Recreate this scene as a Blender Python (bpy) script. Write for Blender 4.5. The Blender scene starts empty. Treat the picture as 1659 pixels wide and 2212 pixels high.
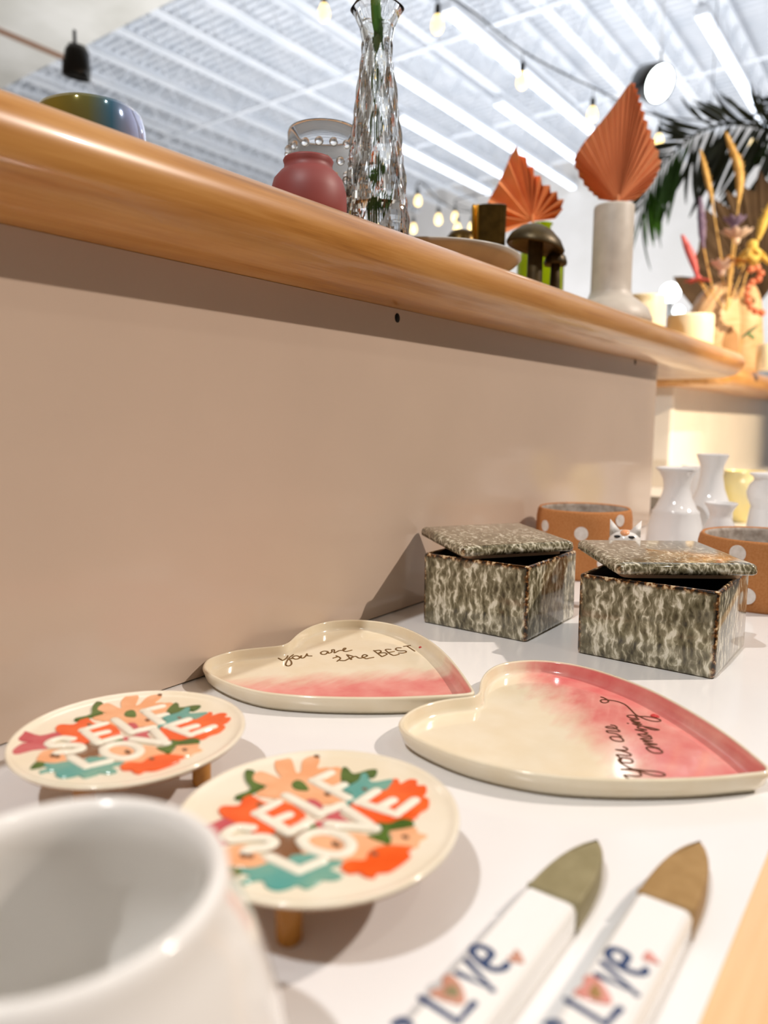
import bpy, bmesh, math, random
from mathutils import Vector, Matrix
random.seed(7)
SC = bpy.context.scene
COL = SC.collection
# ---------------------------------------------------------------- camera
cam = bpy.data.cameras.new('camera'); camo = bpy.data.objects.new('camera', cam); COL.objects.link(camo)
fw = Vector((0.79749, 0.59112, -0.12083)).normalized()
rt = Vector((0.5962, -0.8028, 0.0076)); rt = (rt - fw*rt.dot(fw)).normalized(); up = rt.cross(fw)
camo.matrix_world = Matrix(((rt.x, up.x, -fw.x, 0), (rt.y, up.y, -fw.y, -0.4034), (rt.z, up.z, -fw.z, 0.18), (0, 0, 0, 1)))
cam.sensor_fit = 'VERTICAL'; cam.sensor_height = 36.0; cam.lens = 26.198
cam.clip_start = 0.01; cam.clip_end = 100
cam.dof.use_dof = True; cam.dof.focus_distance = 0.56; cam.dof.aperture_fstop = 5.4
SC.camera = camo
# ---------------------------------------------------------------- view + world + lights
SC.view_settings.view_transform = 'Standard'; SC.view_settings.look = 'None'
SC.view_settings.gamma = 1.0; SC.view_settings.use_curve_mapping = False
SC.view_settings.exposure = 0.0
W = bpy.data.worlds.new('world'); SC.world = W; W.use_nodes = True
W.node_tree.nodes['Background'].inputs[0].default_value = (1.0, 0.76, 0.56, 1)
W.node_tree.nodes['Background'].inputs[1].default_value = 0.12
def point(name, loc, e, col, rad=0.03):
    l = bpy.data.lights.new(name, 'POINT'); l.energy = e; l.color = col; l.shadow_soft_size = rad
    o = bpy.data.objects.new(name, l); o.location = loc; COL.objects.link(o); return o
def spot(name, loc, target, e, col, size, rad=0.03, blend=0.5):
    l = bpy.data.lights.new(name, 'SPOT'); l.energy = e; l.color = col; l.shadow_soft_size = rad
    l.spot_size = math.radians(size); l.spot_blend = blend
    o = bpy.data.objects.new(name, l); o.location = loc; COL.objects.link(o)
    o.rotation_euler = (Vector(target)-Vector(loc)).to_track_quat('-Z', 'Y').to_euler(); return o
def area(name, loc, sx, sy, e, col, rot=(0, 0, 0)):
    l = bpy.data.lights.new(name, 'AREA'); l.shape = 'RECTANGLE'; l.size = sx; l.size_y = sy; l.energy = e; l.color = col
    o = bpy.data.objects.new(name, l); o.location = loc; o.rotation_euler = rot; COL.objects.link(o); return o
spot('key_track_lamp', (-1.25, -0.24, 2.6), (0.4, -0.2, 0), 180, (1.0, 0.99, 0.985), 70)
spot('second_track_lamp', (2.1, -2.2, 2.4), (0.95, -0.05, 0.1), 370, (1.0, 0.87, 0.77), 60)
spot('third_track_lamp', (1.7, -3.1, 1.9), (2.35, 0.1, 0.25), 900, (1.0, 0.80, 0.54), 34)
spot('fourth_track_lamp', (0.3, -1.7, 2.5), (0.5, 0.3, 0.3), 18, (1.0, 0.88, 0.75), 60)
area('added_ceiling_fill', (9.0, 4.0, 1.0), 11, 11, 820, (0.93, 0.96, 1.0), (math.pi, 0, 0))  # added fill panel to brighten the ceiling, not a lamp of the room
DATA = {"rot":-0.09314110699820626,"shapes":{"peach_flower":[[6.6,44.2],[11.3,44.4],[12.4,40.0],[12.6,32.5],[16.7,40.2],[22.2,46.1],[25.7,47.2],[29.3,43.7],[25.7,37.9],[20.2,31.0],[22.4,30.5],[29.0,36.0],[33.6,37.5],[37.7,35.3],[35.6,31.1],[28.8,26.8],[31.7,24.1],[32.6,22.2],[34.9,20.6],[35.1,17.7],[31.2,13.3],[26.7,11.5],[19.1,6.4],[13.3,-2.6],[10.4,1.1],[6.2,5.1],[3.8,10.2],[-1.6,13.3],[-0.9,22.2],[-3.9,31.2],[2.7,31.9],[4.4,32.8],[2.8,39.2]],"orange_flower_left":[[-21.4,33.5],[-18.0,34.3],[-14.2,29.8],[-9.6,32.6],[-5.5,32.2],[-5.7,28.5],[-6.0,23.0],[-3.1,20.1],[-1.1,13.7],[-2.8,4.6],[-5.5,3.6],[-12.8,3.4],[-17.7,5.6],[-20.6,5.1],[-24.2,10.8],[-24.2,21.0],[-23.5,28.1]],"plum_flower_left":[[-38.6,39.0],[-33.5,38.9],[-31.0,29.0],[-23.6,26.9],[-23.4,20.1],[-30.4,17.2],[-34.5,13.0],[-39.6,16.1],[-47.5,17.4],[-46.6,22.4],[-40.3,26.2],[-36.1,24.2],[-40.2,31.6]],"plum_flower":[[-3.3,1.6],[-3.3,-3.1],[3.6,-2.7],[12.2,-2.7],[12.1,-4.1],[5.6,-5.3],[2.7,-16.8],[-0.6,-10.2],[-4.5,-6.9],[-4.4,-16.4],[-6.5,-11.4],[-8.0,-5.0],[-6.4,0.1]],"plum_petal":[[5.0,11.3],[7.6,9.0],[6.2,3.6],[3.0,2.9],[2.8,7.2]],"brown_center":[[-19.1,6.5],[-18.0,-1.6],[-10.1,-2.6],[-17.8,-5.9],[-20.4,-12.0],[-21.0,-16.2],[-26.3,-10.3],[-29.6,-10.5],[-30.8,-3.7],[-30.0,-1.7],[-24.5,-1.9]],"green_sprig":[[-11.8,-3.8],[-7.2,-3.0],[-6.4,-4.9],[-9.6,-5.9]],"teal_flower":[[-42.1,-1.4],[-39.3,-5.1],[-35.2,-6.8],[-28.8,-10.9],[-26.3,-10.3],[-22.5,-13.9],[-20.6,-17.9],[-20.7,-21.5],[-20.9,-22.0],[-18.0,-26.2],[-19.0,-27.5],[-24.0,-26.1],[-24.0,-29.8],[-24.8,-32.4],[-27.9,-31.5],[-30.7,-27.4],[-31.0,-28.4],[-33.7,-28.2],[-37.0,-27.2],[-37.3,-23.5],[-40.5,-22.5],[-43.6,-20.1],[-44.1,-15.8],[-42.4,-12.7],[-45.4,-10.1],[-47.3,-10.0],[-47.2,-7.4],[-43.1,-7.7],[-43.7,-3.5]],"peach_bloom_left":[[-37.6,11.3],[-31.4,7.1],[-32.7,0.3],[-33.0,-3.8],[-35.1,-7.0],[-39.1,-4.9],[-42.2,-0.8],[-43.7,3.6]],"green_leaf_low":[[-44.5,1.9],[-42.2,-1.6],[-44.3,-4.1],[-48.8,-2.2]],"peach_bloom":[[-15.5,-5.6],[-6.5,-11.4],[-3.4,-15.9],[0.6,-23.8],[-1.0,-32.6],[-8.1,-30.2],[-12.7,-33.5],[-17.4,-28.5],[-21.7,-20.9],[-23.1,-12.9]],"orange_flower_low":[[-8.3,-30.7],[-1.6,-33.0],[3.3,-41.1],[-0.1,-41.5],[-1.2,-43.9],[-7.5,-44.1],[-13.1,-43.4],[-16.3,-40.6],[-19.0,-41.3],[-20.3,-38.3],[-19.8,-35.3],[-22.2,-32.9],[-21.1,-28.5],[-16.5,-28.5],[-13.2,-32.8]],"peach_bloom_right":[[6.7,-28.7],[10.6,-31.2],[15.3,-34.7],[12.7,-37.5],[13.1,-41.4],[8.4,-41.1],[4.4,-42.5],[0.1,-35.2],[2.2,-32.3],[4.4,-31.7]],"orange_flower_right":[[13.3,-4.6],[22.9,-6.9],[37.3,-7.4],[40.8,-5.7],[42.0,-7.8],[39.4,-10.6],[44.6,-11.2],[46.2,-14.5],[42.5,-17.0],[44.5,-20.0],[40.2,-23.2],[36.1,-24.2],[36.0,-27.1],[30.1,-30.6],[24.6,-30.2],[20.4,-31.3],[17.4,-29.3],[14.4,-26.3],[9.9,-24.5],[8.3,-21.9],[9.4,-15.1]],"teal_flower_right":[[20.8,5.3],[29.8,4.7],[35.6,7.5],[37.5,5.6],[32.9,-0.5],[39.6,-5.3],[38.1,-7.3],[30.4,-9.3],[29.2,-4.5],[16.1,-4.3],[12.2,-4.2],[13.1,-2.3],[19.7,-0.6]],"green_leaf_top":[[35.7,18.1],[36.8,15.5],[34.3,10.4],[40.8,7.8],[43.3,4.5],[36.9,1.7],[34.7,6.4],[28.5,4.1],[26.6,5.5],[27.0,11.8]],"green_leaf_right":[[8.6,-21.4],[11.0,-25.5],[16.2,-27.2],[17.9,-30.8],[16.3,-33.3],[11.6,-31.6],[8.1,-28.3],[4.8,-29.7],[2.3,-33.2],[-0.4,-32.1],[-0.7,-24.1],[3.1,-26.6],[7.4,-25.2]],"green_leaf_left":[[7.1,49.3],[9.2,48.8],[9.6,45.4],[5.9,42.9],[3.2,38.7],[3.1,32.4],[-1.8,32.6],[-10.6,32.9],[-10.2,36.4],[-2.5,35.5],[2.1,43.5]],"green_bud":[[11.6,25.6],[14.9,25.5],[15.2,21.9],[11.8,15.8],[8.9,19.0],[9.0,22.5]],"dots":[[36.8,34.0],[-9.1,23.2],[-36.9,2.4],[-35.7,0.2],[13.5,7.5],[25.8,-2.2],[-12.0,-19.4],[-11.8,-18.1],[6.9,-35.9],[-8.5,-33.3]]},"letters":{"S":[[[-22.6,13.3],[-25.1,17.9],[-29.4,18.8],[-32.2,17.0],[-32.0,13.1],[-27.4,9.1],[-24.0,4.7],[-24.6,0.2],[-28.5,0.2],[-31.7,2.9],[-34.3,4.3]]],"E":[[[-3.1,19.2],[-14.3,19.6],[-16.1,0.5],[-6.3,-0.7]],[[-14.8,10.4],[-7.5,8.9]]],"L":[[[2.8,20.4],[0.6,0.1],[10.7,-2.3]]],"F":[[[28.7,18.9],[18.9,20.0],[16.2,-1.3]],[[17.4,8.7],[23.8,7.4]]],"L2":[[[-31.9,-4.9],[-31.5,-18.8],[-22.5,-21.3]]],"O":[[[-17.3,-6.6],[-12.4,-6.2],[-7.8,-9.8],[-6.1,-16.3],[-8.0,-22.2],[-12.3,-24.7],[-16.3,-23.4],[-18.9,-18.4],[-19.5,-12.0],[-17.3,-6.6]]],"V":[[[9.4,-5.4],[5.2,-23.2],[-3.0,-7.2]]],"E2":[[[28.2,-6.5],[16.3,-6.5],[18.1,-23.6],[31.5,-23.3]],[[18.7,-15.6],[26.1,-16.3]]]},"best":[[[1.4,78.9],[0.6,76.2],[-0.2,72.8],[6.0,74.9],[9.9,77.6]],[[14.1,76.0],[7.1,73.4],[-1.6,68.0],[-6.6,63.7],[-6.9,60.5],[-2.5,62.0],[2.8,67.8],[4.8,72.7]],[[4.8,72.7],[6.6,70.4],[8.2,71.0],[7.3,67.6],[9.7,66.4],[13.0,68.5],[13.9,72.4],[10.6,72.8],[7.6,70.9]],[[13.0,68.5],[16.2,69.5],[12.5,66.6],[13.1,64.7],[18.2,66.9],[22.2,69.5]],[[22.2,69.5],[19.1,65.7],[20.4,62.9]],[[36.2,60.6],[35.1,63.6],[31.0,63.3],[28.3,59.7],[29.9,57.6],[35.1,59.7],[33.3,57.2],[36.9,57.3],[41.2,61.0]],[[41.2,61.0],[42.4,59.5],[36.8,54.7],[38.4,54.6],[43.6,55.1],[45.8,53.1],[50.8,54.8],[49.9,56.0],[45.6,53.4],[44.7,49.7],[50.1,48.3]],[[32.2,48.9],[29.7,42.6],[22.6,39.9]],[[26.4,46.9],[31.3,46.3]],[[25.0,40.5],[27.1,36.6],[31.3,36.8],[38.3,37.3],[39.0,44.1]],[[39.0,44.1],[32.0,34.1],[35.6,37.0],[40.0,36.3],[38.3,31.7],[41.0,30.1],[46.7,30.4],[47.0,33.9],[42.4,32.0],[40.5,26.9],[43.0,25.6],[46.4,24.3]],[[59.8,34.4],[51.6,20.3]],[[59.4,33.6],[63.0,31.1],[60.7,28.0],[56.7,27.3],[60.4,24.5],[58.6,20.9],[51.6,20.3]],[[70.3,25.7],[66.8,28.3],[59.4,16.0],[64.3,13.6]],[[63.0,22.3],[67.5,20.5]],[[78.3,21.7],[76.4,24.1],[72.7,22.8],[71.3,18.5],[74.0,14.9],[72.0,12.4],[68.5,12.9],[66.5,15.5]],[[82.6,22.3],[88.1,19.6]],[[85.3,21.0],[78.1,8.6]]],"best_dot":[[86.8,10.8],[89.8,11.0],[93.6,11.7],[93.7,9.0],[91.4,7.0],[88.3,6.8],[86.9,8.6]],"amaz":[[[79.1,22.1],[78.8,20.4],[77.3,17.7],[75.1,15.8],[71.9,15.7],[70.2,17.6],[71.7,19.6],[73.8,20.1],[75.6,19.2],[76.8,16.3],[77.8,12.3],[77.2,8.5],[75.1,4.7],[69.9,0.0],[64.1,-4.8],[62.2,-7.7],[63.9,-10.6],[65.1,-14.4],[65.1,-18.1],[63.5,-20.1],[61.1,-19.3],[59.6,-16.1],[59.9,-12.4],[61.8,-8.4]],[[61.8,-8.4],[61.9,-5.5],[59.8,-2.2],[57.9,-2.1],[56.5,-4.5],[57.5,-7.0],[59.2,-7.4],[61.1,-5.8],[58.9,-7.6],[56.9,-9.1],[55.0,-7.2],[53.8,-5.1],[52.8,-8.5],[53.1,-11.2],[51.7,-8.8],[51.9,-6.7],[50.7,-9.7],[50.9,-12.9],[49.4,-11.0],[48.8,-8.4]],[[48.8,-8.4],[47.7,-11.5],[48.5,-13.7],[46.1,-12.3],[44.4,-12.9],[44.4,-15.1],[44.4,-17.8],[42.4,-15.2],[41.1,-12.4],[41.0,-15.1],[41.0,-17.8],[40.4,-19.6],[37.4,-17.8],[35.7,-15.7],[34.3,-17.5],[34.8,-20.3],[36.8,-22.3],[37.7,-20.9],[37.1,-18.5]],[[48.5,-13.7],[48.9,-16.4],[49.2,-20.1],[49.1,-23.4],[47.1,-21.3],[47.1,-18.6],[48.0,-15.3]],[[36.8,-22.3],[33.8,-23.7],[32.2,-20.5],[30.2,-18.9],[30.1,-22.0],[31.0,-25.1],[29.2,-22.8],[27.9,-21.1],[27.5,-24.6],[28.2,-28.5],[26.1,-25.8],[24.9,-22.8],[24.1,-26.2],[24.0,-30.5],[23.6,-30.9]],[[23.6,-30.9],[22.7,-27.9],[21.0,-25.1],[18.4,-26.6],[16.4,-29.8],[17.6,-32.7],[19.8,-33.8],[22.1,-32.4],[23.1,-29.8]],[[47.2,-5.8],[47.4,-6.2]],[[38.8,1.1],[39.2,-1.0],[37.2,-3.0],[34.8,-2.6],[33.6,0.1],[33.9,2.4],[35.6,1.9],[36.3,-0.7],[35.3,-3.2],[33.8,-5.6],[32.4,-5.9],[31.3,-3.5],[29.3,0.2],[27.4,-1.6],[28.4,-5.1],[27.0,-8.6],[25.8,-9.1],[24.3,-6.6],[22.8,-4.7],[21.0,-4.9],[18.9,-7.4],[19.3,-10.5],[20.9,-12.1],[22.6,-11.7],[24.7,-9.7],[25.2,-7.9]],[[13.8,-14.8],[13.5,-16.4],[12.2,-17.5],[10.4,-17.2],[9.2,-15.1],[8.0,-12.6],[8.3,-15.4],[8.1,-19.0],[6.9,-21.2],[5.0,-21.1],[3.7,-18.5],[2.0,-15.2],[0.2,-17.1],[-0.3,-18.3]],[[-0.3,-18.3],[1.3,-20.3],[1.4,-23.3],[-0.9,-24.8],[-3.0,-24.3],[-4.6,-21.8],[-4.6,-19.1],[-3.3,-18.1],[-0.8,-18.5],[-3.1,-19.3],[-4.8,-18.9],[-7.2,-22.0],[-8.7,-25.2],[-9.6,-28.4],[-9.4,-31.2],[-10.1,-36.2],[-8.8,-40.5],[-6.5,-42.6],[-4.7,-41.6],[-4.8,-38.1],[-7.4,-33.0],[-9.0,-28.7],[-13.2,-22.8]],[[-13.2,-22.8],[-11.1,-26.9],[-10.1,-30.3],[-12.2,-32.6],[-14.4,-33.1],[-16.5,-31.1],[-17.6,-28.1],[-18.8,-26.2],[-20.2,-28.1],[-21.3,-31.5],[-21.4,-33.4]]],"amaz_dot":[[66.8,-13.1],[69.0,-13.0],[70.3,-14.0],[69.2,-17.4],[67.7,-17.9],[66.1,-15.8]],"spA":{"out":[[154.3,-292.9],[237.2,-294.7],[247.7,-294.3],[260.6,-295.2],[270.2,-298.8],[278.5,-304.3],[279.0,-306.6],[269.8,-310.9],[260.7,-313.8],[249.3,-315.1],[235.8,-314.7],[200.5,-313.9],[191.3,-313.7],[174.7,-313.3]],"seam":[[237.2,-294.7],[236.6,-313.6]],"L":[[167.6,-294.1],[166.5,-307.2],[175.2,-307.4]],"V":[[189.0,-296.9],[183.0,-309.3],[182.7,-297.5]],"e":[[192.7,-301.9],[196.6,-301.7],[197.4,-298.0],[195.8,-295.9],[193.2,-296.5],[191.9,-298.8],[190.5,-302.8],[191.0,-306.2],[193.5,-308.0],[195.2,-307.7]],"o":[[155.2,-293.4],[157.6,-294.4],[157.6,-297.1]],"heart":[[174.9,-296.9],[177.2,-295.1],[179.9,-295.0],[180.6,-297.1],[179.1,-300.6],[176.5,-303.6],[173.9,-305.2],[171.9,-304.3],[170.6,-300.8],[170.1,-296.8],[170.8,-294.9],[172.4,-295.3]],"heart_in":[[176.4,-298.8],[177.1,-300.2],[175.3,-302.5],[173.5,-302.4],[172.6,-300.2],[173.0,-298.4]],"hs":[[197.8,-306.6],[199.5,-307.4],[202.2,-307.0],[202.3,-308.5],[198.9,-311.9],[197.5,-310.0],[196.8,-308.5]]},"spB":{"out":[[178.6,-325.0],[258.2,-328.2],[271.3,-327.7],[285.4,-328.8],[293.0,-331.9],[301.0,-336.9],[303.4,-339.0],[294.8,-343.7],[284.1,-347.0],[269.8,-348.7],[256.3,-348.6],[225.6,-347.6],[208.6,-347.2],[199.6,-346.7]],"seam":[[258.2,-328.2],[257.3,-348.4]],"L":[[192.7,-328.6],[191.0,-340.8],[198.9,-342.1]],"V":[[213.8,-331.5],[207.3,-344.2],[207.9,-332.0]],"e":[[217.3,-336.8],[221.7,-336.7],[222.4,-333.0],[221.2,-331.4],[218.2,-331.5],[216.2,-334.1],[215.4,-337.5],[215.7,-341.0],[217.3,-343.2],[219.2,-343.1]],"o":[[181.0,-327.8],[182.9,-329.0],[183.1,-330.8]],"heart":[[201.1,-330.2],[203.9,-329.1],[205.9,-330.0],[206.3,-332.3],[203.9,-336.3],[200.4,-339.2],[198.6,-339.3],[197.2,-336.6],[196.2,-333.0],[196.1,-329.4],[197.9,-329.0]],"heart_in":[[203.0,-332.8],[203.0,-333.9],[201.0,-336.0],[198.9,-336.5],[197.6,-334.9],[198.7,-332.8]],"hs":[[222.9,-341.0],[225.7,-340.8],[227.7,-341.3],[226.4,-343.7],[224.0,-346.0],[223.3,-344.1]]},"heart1":[[-63.0,87.5],[-55.4,95.2],[-46.7,100.6],[-34.5,101.3],[-22.5,99.9],[-9.0,91.8],[1.9,84.5],[9.3,81.6],[19.9,84.5],[34.6,92.1],[54.5,98.9],[73.0,100.3],[86.0,95.6],[97.5,85.7],[104.4,72.2],[107.8,56.1],[104.2,35.6],[94.3,11.7],[76.7,-14.9],[55.2,-40.1],[34.6,-60.9],[17.5,-77.1],[11.2,-82.4],[7.0,-82.2],[0.0,-77.0],[-15.9,-61.5],[-30.7,-45.6],[-43.8,-28.7],[-56.0,-10.9],[-66.3,8.7],[-72.2,25.8],[-73.5,48.4],[-70.0,69.3],[-66.8,80.1]],"heart2":[[-51.6,90.1],[-40.2,94.7],[-22.4,95.8],[-3.0,88.8],[7.8,79.9],[16.1,78.1],[24.1,81.0],[35.4,87.0],[54.1,93.6],[73.5,95.2],[87.8,90.0],[100.6,78.6],[107.7,61.1],[108.0,41.2],[102.1,19.8],[93.1,-2.6],[78.4,-24.9],[60.3,-47.4],[41.0,-66.8],[22.1,-82.4],[15.2,-87.3],[10.0,-86.1],[4.6,-81.3],[-9.6,-69.0],[-21.5,-56.5],[-35.8,-39.4],[-48.1,-21.8],[-58.2,-3.4],[-64.3,17.9],[-67.0,42.1],[-64.0,64.9],[-59.0,81.4]],"bg":{"leafA":{"base":[1.2094,0.183,0.5203],"out":[[1.1741,0.2254,0.4948],[1.1686,0.2393,0.526],[1.166,0.2474,0.5494],[1.1798,0.2353,0.5809],[1.1925,0.2254,0.6163],[1.2035,0.2162,0.6438],[1.212,0.2007,0.6243],[1.2176,0.19,0.6088],[1.2232,0.1793,0.5932],[1.2312,0.1654,0.5777],[1.2373,0.1551,0.5676],[1.2431,0.1445,0.5543],[1.2407,0.1445,0.5387],[1.2317,0.1534,0.5229]]},"leafB":{"base":[1.279,0.061,0.5484],"out":[[1.2617,0.0849,0.5512],[1.2541,0.0978,0.5642],[1.2466,0.1118,0.5834],[1.2417,0.1248,0.6141],[1.2476,0.1207,0.6334],[1.2617,0.1073,0.6606],[1.2781,0.0907,0.6877],[1.2949,0.0744,0.7187],[1.3105,0.0592,0.7474],[1.3148,0.0507,0.7344],[1.3173,0.0427,0.7113],[1.32,0.0327,0.6806],[1.3241,0.021,0.6498],[1.3278,0.0089,0.6152],[1.3214,0.0127,0.592],[1.3111,0.0222,0.5704],[1.2963,0.0381,0.5509]]},"fan":{"base":[2.8143,0.113,0.5906],"out":[[2.6774,0.2916,0.5611],[2.644,0.3587,0.6684],[2.6872,0.2999,0.6659],[2.6885,0.307,0.709],[2.7032,0.2972,0.7585],[2.7147,0.2927,0.8125],[2.7316,0.2866,0.8944],[2.7503,0.2558,0.8669],[2.7508,0.2684,0.9316],[2.7782,0.2246,0.898],[2.7756,0.2406,0.9596],[2.8042,0.1958,0.9292],[2.8093,0.2001,0.9831],[2.8342,0.1602,0.9527],[2.8506,0.1538,1.0299],[2.8687,0.1184,0.9762],[2.8969,0.0915,1.0304],[2.909,0.0611,0.9613],[2.9382,0.0249,0.9771],[2.931,0.0188,0.9],[2.9652,-0.0335,0.8697]]},"frond":[[3.4389,0.0723,1.2033],[3.382,0.1654,1.2829],[3.3373,0.2335,1.3216],[3.2799,0.3145,1.3387],[3.2202,0.3935,1.3308],[3.1626,0.4625,1.289],[3.1138,0.5155,1.2259],[3.0758,0.5539,1.1629],[3.0422,0.5845,1.091],[3.0154,0.6041,1.0103]],"frond2":[[3.4416,0.1216,1.4623],[3.3961,0.1773,1.4349],[3.3544,0.2244,1.3897],[3.3353,0.2319,1.3002],[3.3216,0.232,1.2107]],"wheat1":[[2.4101,0.2306,0.9808],[2.4118,0.2213,0.947],[2.4137,0.2104,0.9063],[2.4157,0.1995,0.8657],[2.4169,0.1917,0.8359],[2.4166,0.1789,0.7709],[2.4171,0.1561,0.6625],[2.4134,0.1458,0.5879]],"wheat2":[[2.4596,0.1742,1.0316],[2.4653,0.1576,0.9883],[2.4713,0.1412,0.9477],[2.4718,0.1309,0.9003],[2.4668,0.1285,0.8555],[2.4603,0.1283,0.8121],[2.4507,0.1274,0.7442],[2.428,0.1261,0.5881]],"wheat3":[[2.5194,0.0515,0.8264],[2.5112,0.0571,0.7992],[2.4999,0.0654,0.7652],[2.4899,0.0713,0.7285],[2.4805,0.0776,0.6972],[2.4544,0.0948,0.6088],[2.4412,0.1015,0.5544]],"pink":[[2.3549,0.2536,0.7294],[2.3589,0.2427,0.7024],[2.3643,0.2294,0.6726],[2.3679,0.2181,0.6415],[2.3713,0.2067,0.6077],[2.3841,0.1783,0.5537]],"laven":[[2.3963,0.2207,0.8411],[2.3945,0.2156,0.8045],[2.3923,0.2102,0.7638],[2.39,0.2064,0.7299],[2.3893,0.2005,0.696],[2.3936,0.1684,0.5673]],"yellow":[[2.4867,0.0721,0.7108],[2.4755,0.0858,0.7039],[2.4611,0.0969,0.663],[2.4512,0.1046,0.6358],[2.4395,0.1037,0.5544]],"beads":[[2.4104,0.0725,0.623],[2.4204,0.06,0.6284],[2.4258,0.0506,0.6179],[2.4259,0.0472,0.602],[2.417,0.0571,0.5913],[2.4067,0.0693,0.5832],[2.4004,0.0745,0.5673],[2.3971,0.0752,0.5487],[2.397,0.0716,0.5301],[2.4002,0.0639,0.5143],[2.4072,0.0523,0.5038],[2.4163,0.0391,0.4986],[2.4247,0.0288,0.504]],"shell":[[2.4482,0.1253,0.7171],[2.4485,0.1326,0.755],[2.4149,0.1507,0.6218],[2.4309,0.1374,0.6627]],"wood1":[[2.4067,0.225,0.5174],[2.417,0.2173,0.548],[2.4313,0.2038,0.5759],[2.4498,0.1829,0.5956],[2.4668,0.1608,0.5999],[2.4778,0.1426,0.5834],[2.4829,0.1287,0.5489],[2.4835,0.1165,0.4934],[2.4771,0.111,0.4241],[2.4676,0.1067,0.3408],[2.3901,0.211,0.3398],[2.3921,0.2255,0.423],[2.3981,0.2287,0.4785]],"wood1h":[[2.4385,0.146,0.3404],[2.4469,0.1531,0.4306],[2.4538,0.148,0.4515],[2.4639,0.1364,0.4613],[2.4721,0.1233,0.4517],[2.4744,0.116,0.431],[2.466,0.1089,0.3408]],"wood2":[[2.5902,0.1593,0.5797],[2.6103,0.1382,0.6089],[2.6275,0.1145,0.6062],[2.6361,0.0932,0.5586],[2.6343,0.0822,0.4934],[2.6243,0.0661,0.3485],[2.5704,0.1387,0.3479],[2.5839,0.1501,0.4928]],"wood2h":[2.6092,0.1296,0.5597],"leafG":[[2.3207,0.067,0.4183],[2.3322,0.0547,0.4339],[2.3459,0.0373,0.4393],[2.3531,0.0297,0.4497]],"candleR":[[2.4655,0.0327,0.3786],[2.4611,0.0469,0.4191]],"lampL":[[9.4841,2.3478,1.7495],[9.5234,2.2495,1.5283]]}}
# ---------------------------------------------------------------- helpers
def lin(c):
    r = []
    for v in c:
        v = v/255.0
        r.append(v/12.92 if v <= 0.04045 else ((v+0.055)/1.055)**2.4)
    return (r[0], r[1], r[2], 1)
def mat(name, col, rough=0.5, metal=0.0, coat=0.0, trans=0.0, ior=1.45, emit=None, es=0.0, sss=0.0):
    m = bpy.data.materials.new(name); m.use_nodes = True
    b = m.node_tree.nodes['Principled BSDF']
    b.inputs['Base Color'].default_value = lin(col) if max(col) > 1.001 else (*col, 1)
    b.inputs['Roughness'].default_value = rough; b.inputs['Metallic'].default_value = metal
    b.inputs['Coat Weight'].default_value = coat; b.inputs['Coat Roughness'].default_value = 0.05
    b.inputs['Transmission Weight'].default_value = trans; b.inputs['IOR'].default_value = ior
    if emit: b.inputs['Emission Color'].default_value = lin(emit); b.inputs['Emission Strength'].default_value = es
    return m
def N(m, t, **kw):
    n = m.node_tree.nodes.new(t)
    for k, v in kw.items(): setattr(n, k, v)
    return n
def L(m, a, b): m.node_tree.links.new(a, b)
def bsdf(m): return m.node_tree.nodes['Principled BSDF']
def coords(m, scale=(1, 1, 1), rot=(0, 0, 0), loc=(0, 0, 0)):
    t = N(m, 'ShaderNodeTexCoord'); mp = N(m, 'ShaderNodeMapping')
    mp.inputs['Scale'].default_value = scale; mp.inputs['Rotation'].default_value = rot; mp.inputs['Location'].default_value = loc
    L(m, t.outputs['Object'], mp.inputs['Vector']); return mp.outputs['Vector']
def noise(m, vec, scale, detail=3, rough=0.5, dist=0.0):
    n = N(m, 'ShaderNodeTexNoise'); n.inputs['Scale'].default_value = scale; n.inputs['Detail'].default_value = detail
    n.inputs['Roughness'].default_value = rough; n.inputs['Distortion'].default_value = dist
    L(m, vec, n.inputs['Vector']); return n.outputs['Fac']
def ramp(m, fac, stops):
    r = N(m, 'ShaderNodeValToRGB'); e = r.color_ramp.elements
    while len(e) < len(stops): e.new(0.5)
    for i, (p, c) in enumerate(stops): e[i].position = p; e[i].color = lin(c)
    L(m, fac, r.inputs['Fac']); return r.outputs['Color']
def mathn(m, op, a, b=None, clamp=False):
    n = N(m, 'ShaderNodeMath', operation=op); n.use_clamp = clamp
    for i, v in enumerate((a, b)):
        if v is None: continue
        if isinstance(v, (int, float)): n.inputs[i].default_value = v
        else: L(m, v, n.inputs[i])
    return n.outputs[0]
def mix(m, fac, a, b, mode='MIX'):
    n = N(m, 'ShaderNodeMix', data_type='RGBA', blend_type=mode)
    if isinstance(fac, (int, float)): n.inputs[0].default_value = fac
    else: L(m, fac, n.inputs[0])
    for i, v in ((6, a), (7, b)):
        if isinstance(v, tuple): n.inputs[i].default_value = v
        else: L(m, v, n.inputs[i])
    return n.outputs[2]
def bump(m, h, strength=0.2, dist=0.001):
    b = N(m, 'ShaderNodeBump'); b.inputs['Strength'].default_value = strength; b.inputs['Distance'].default_value = dist
    L(m, h, b.inputs['Height']); L(m, b.outputs['Normal'], bsdf(m).inputs['Normal'])
def noisy(name, c1, c2, scale, rough=0.5, sc=(1, 1, 1), coat=0.0, bs=0.0, bd=0.001, metal=0.0, detail=3, lo=0.35, hi=0.65):
    m = mat(name, c1, rough, metal, coat)
    v = coords(m, sc); f = noise(m, v, scale, detail)
    L(m, ramp(m, f, [(lo, c1), (hi, c2)]), bsdf(m).inputs['Base Color'])
    if bs: bump(m, f, bs, bd)
    return m

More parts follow.
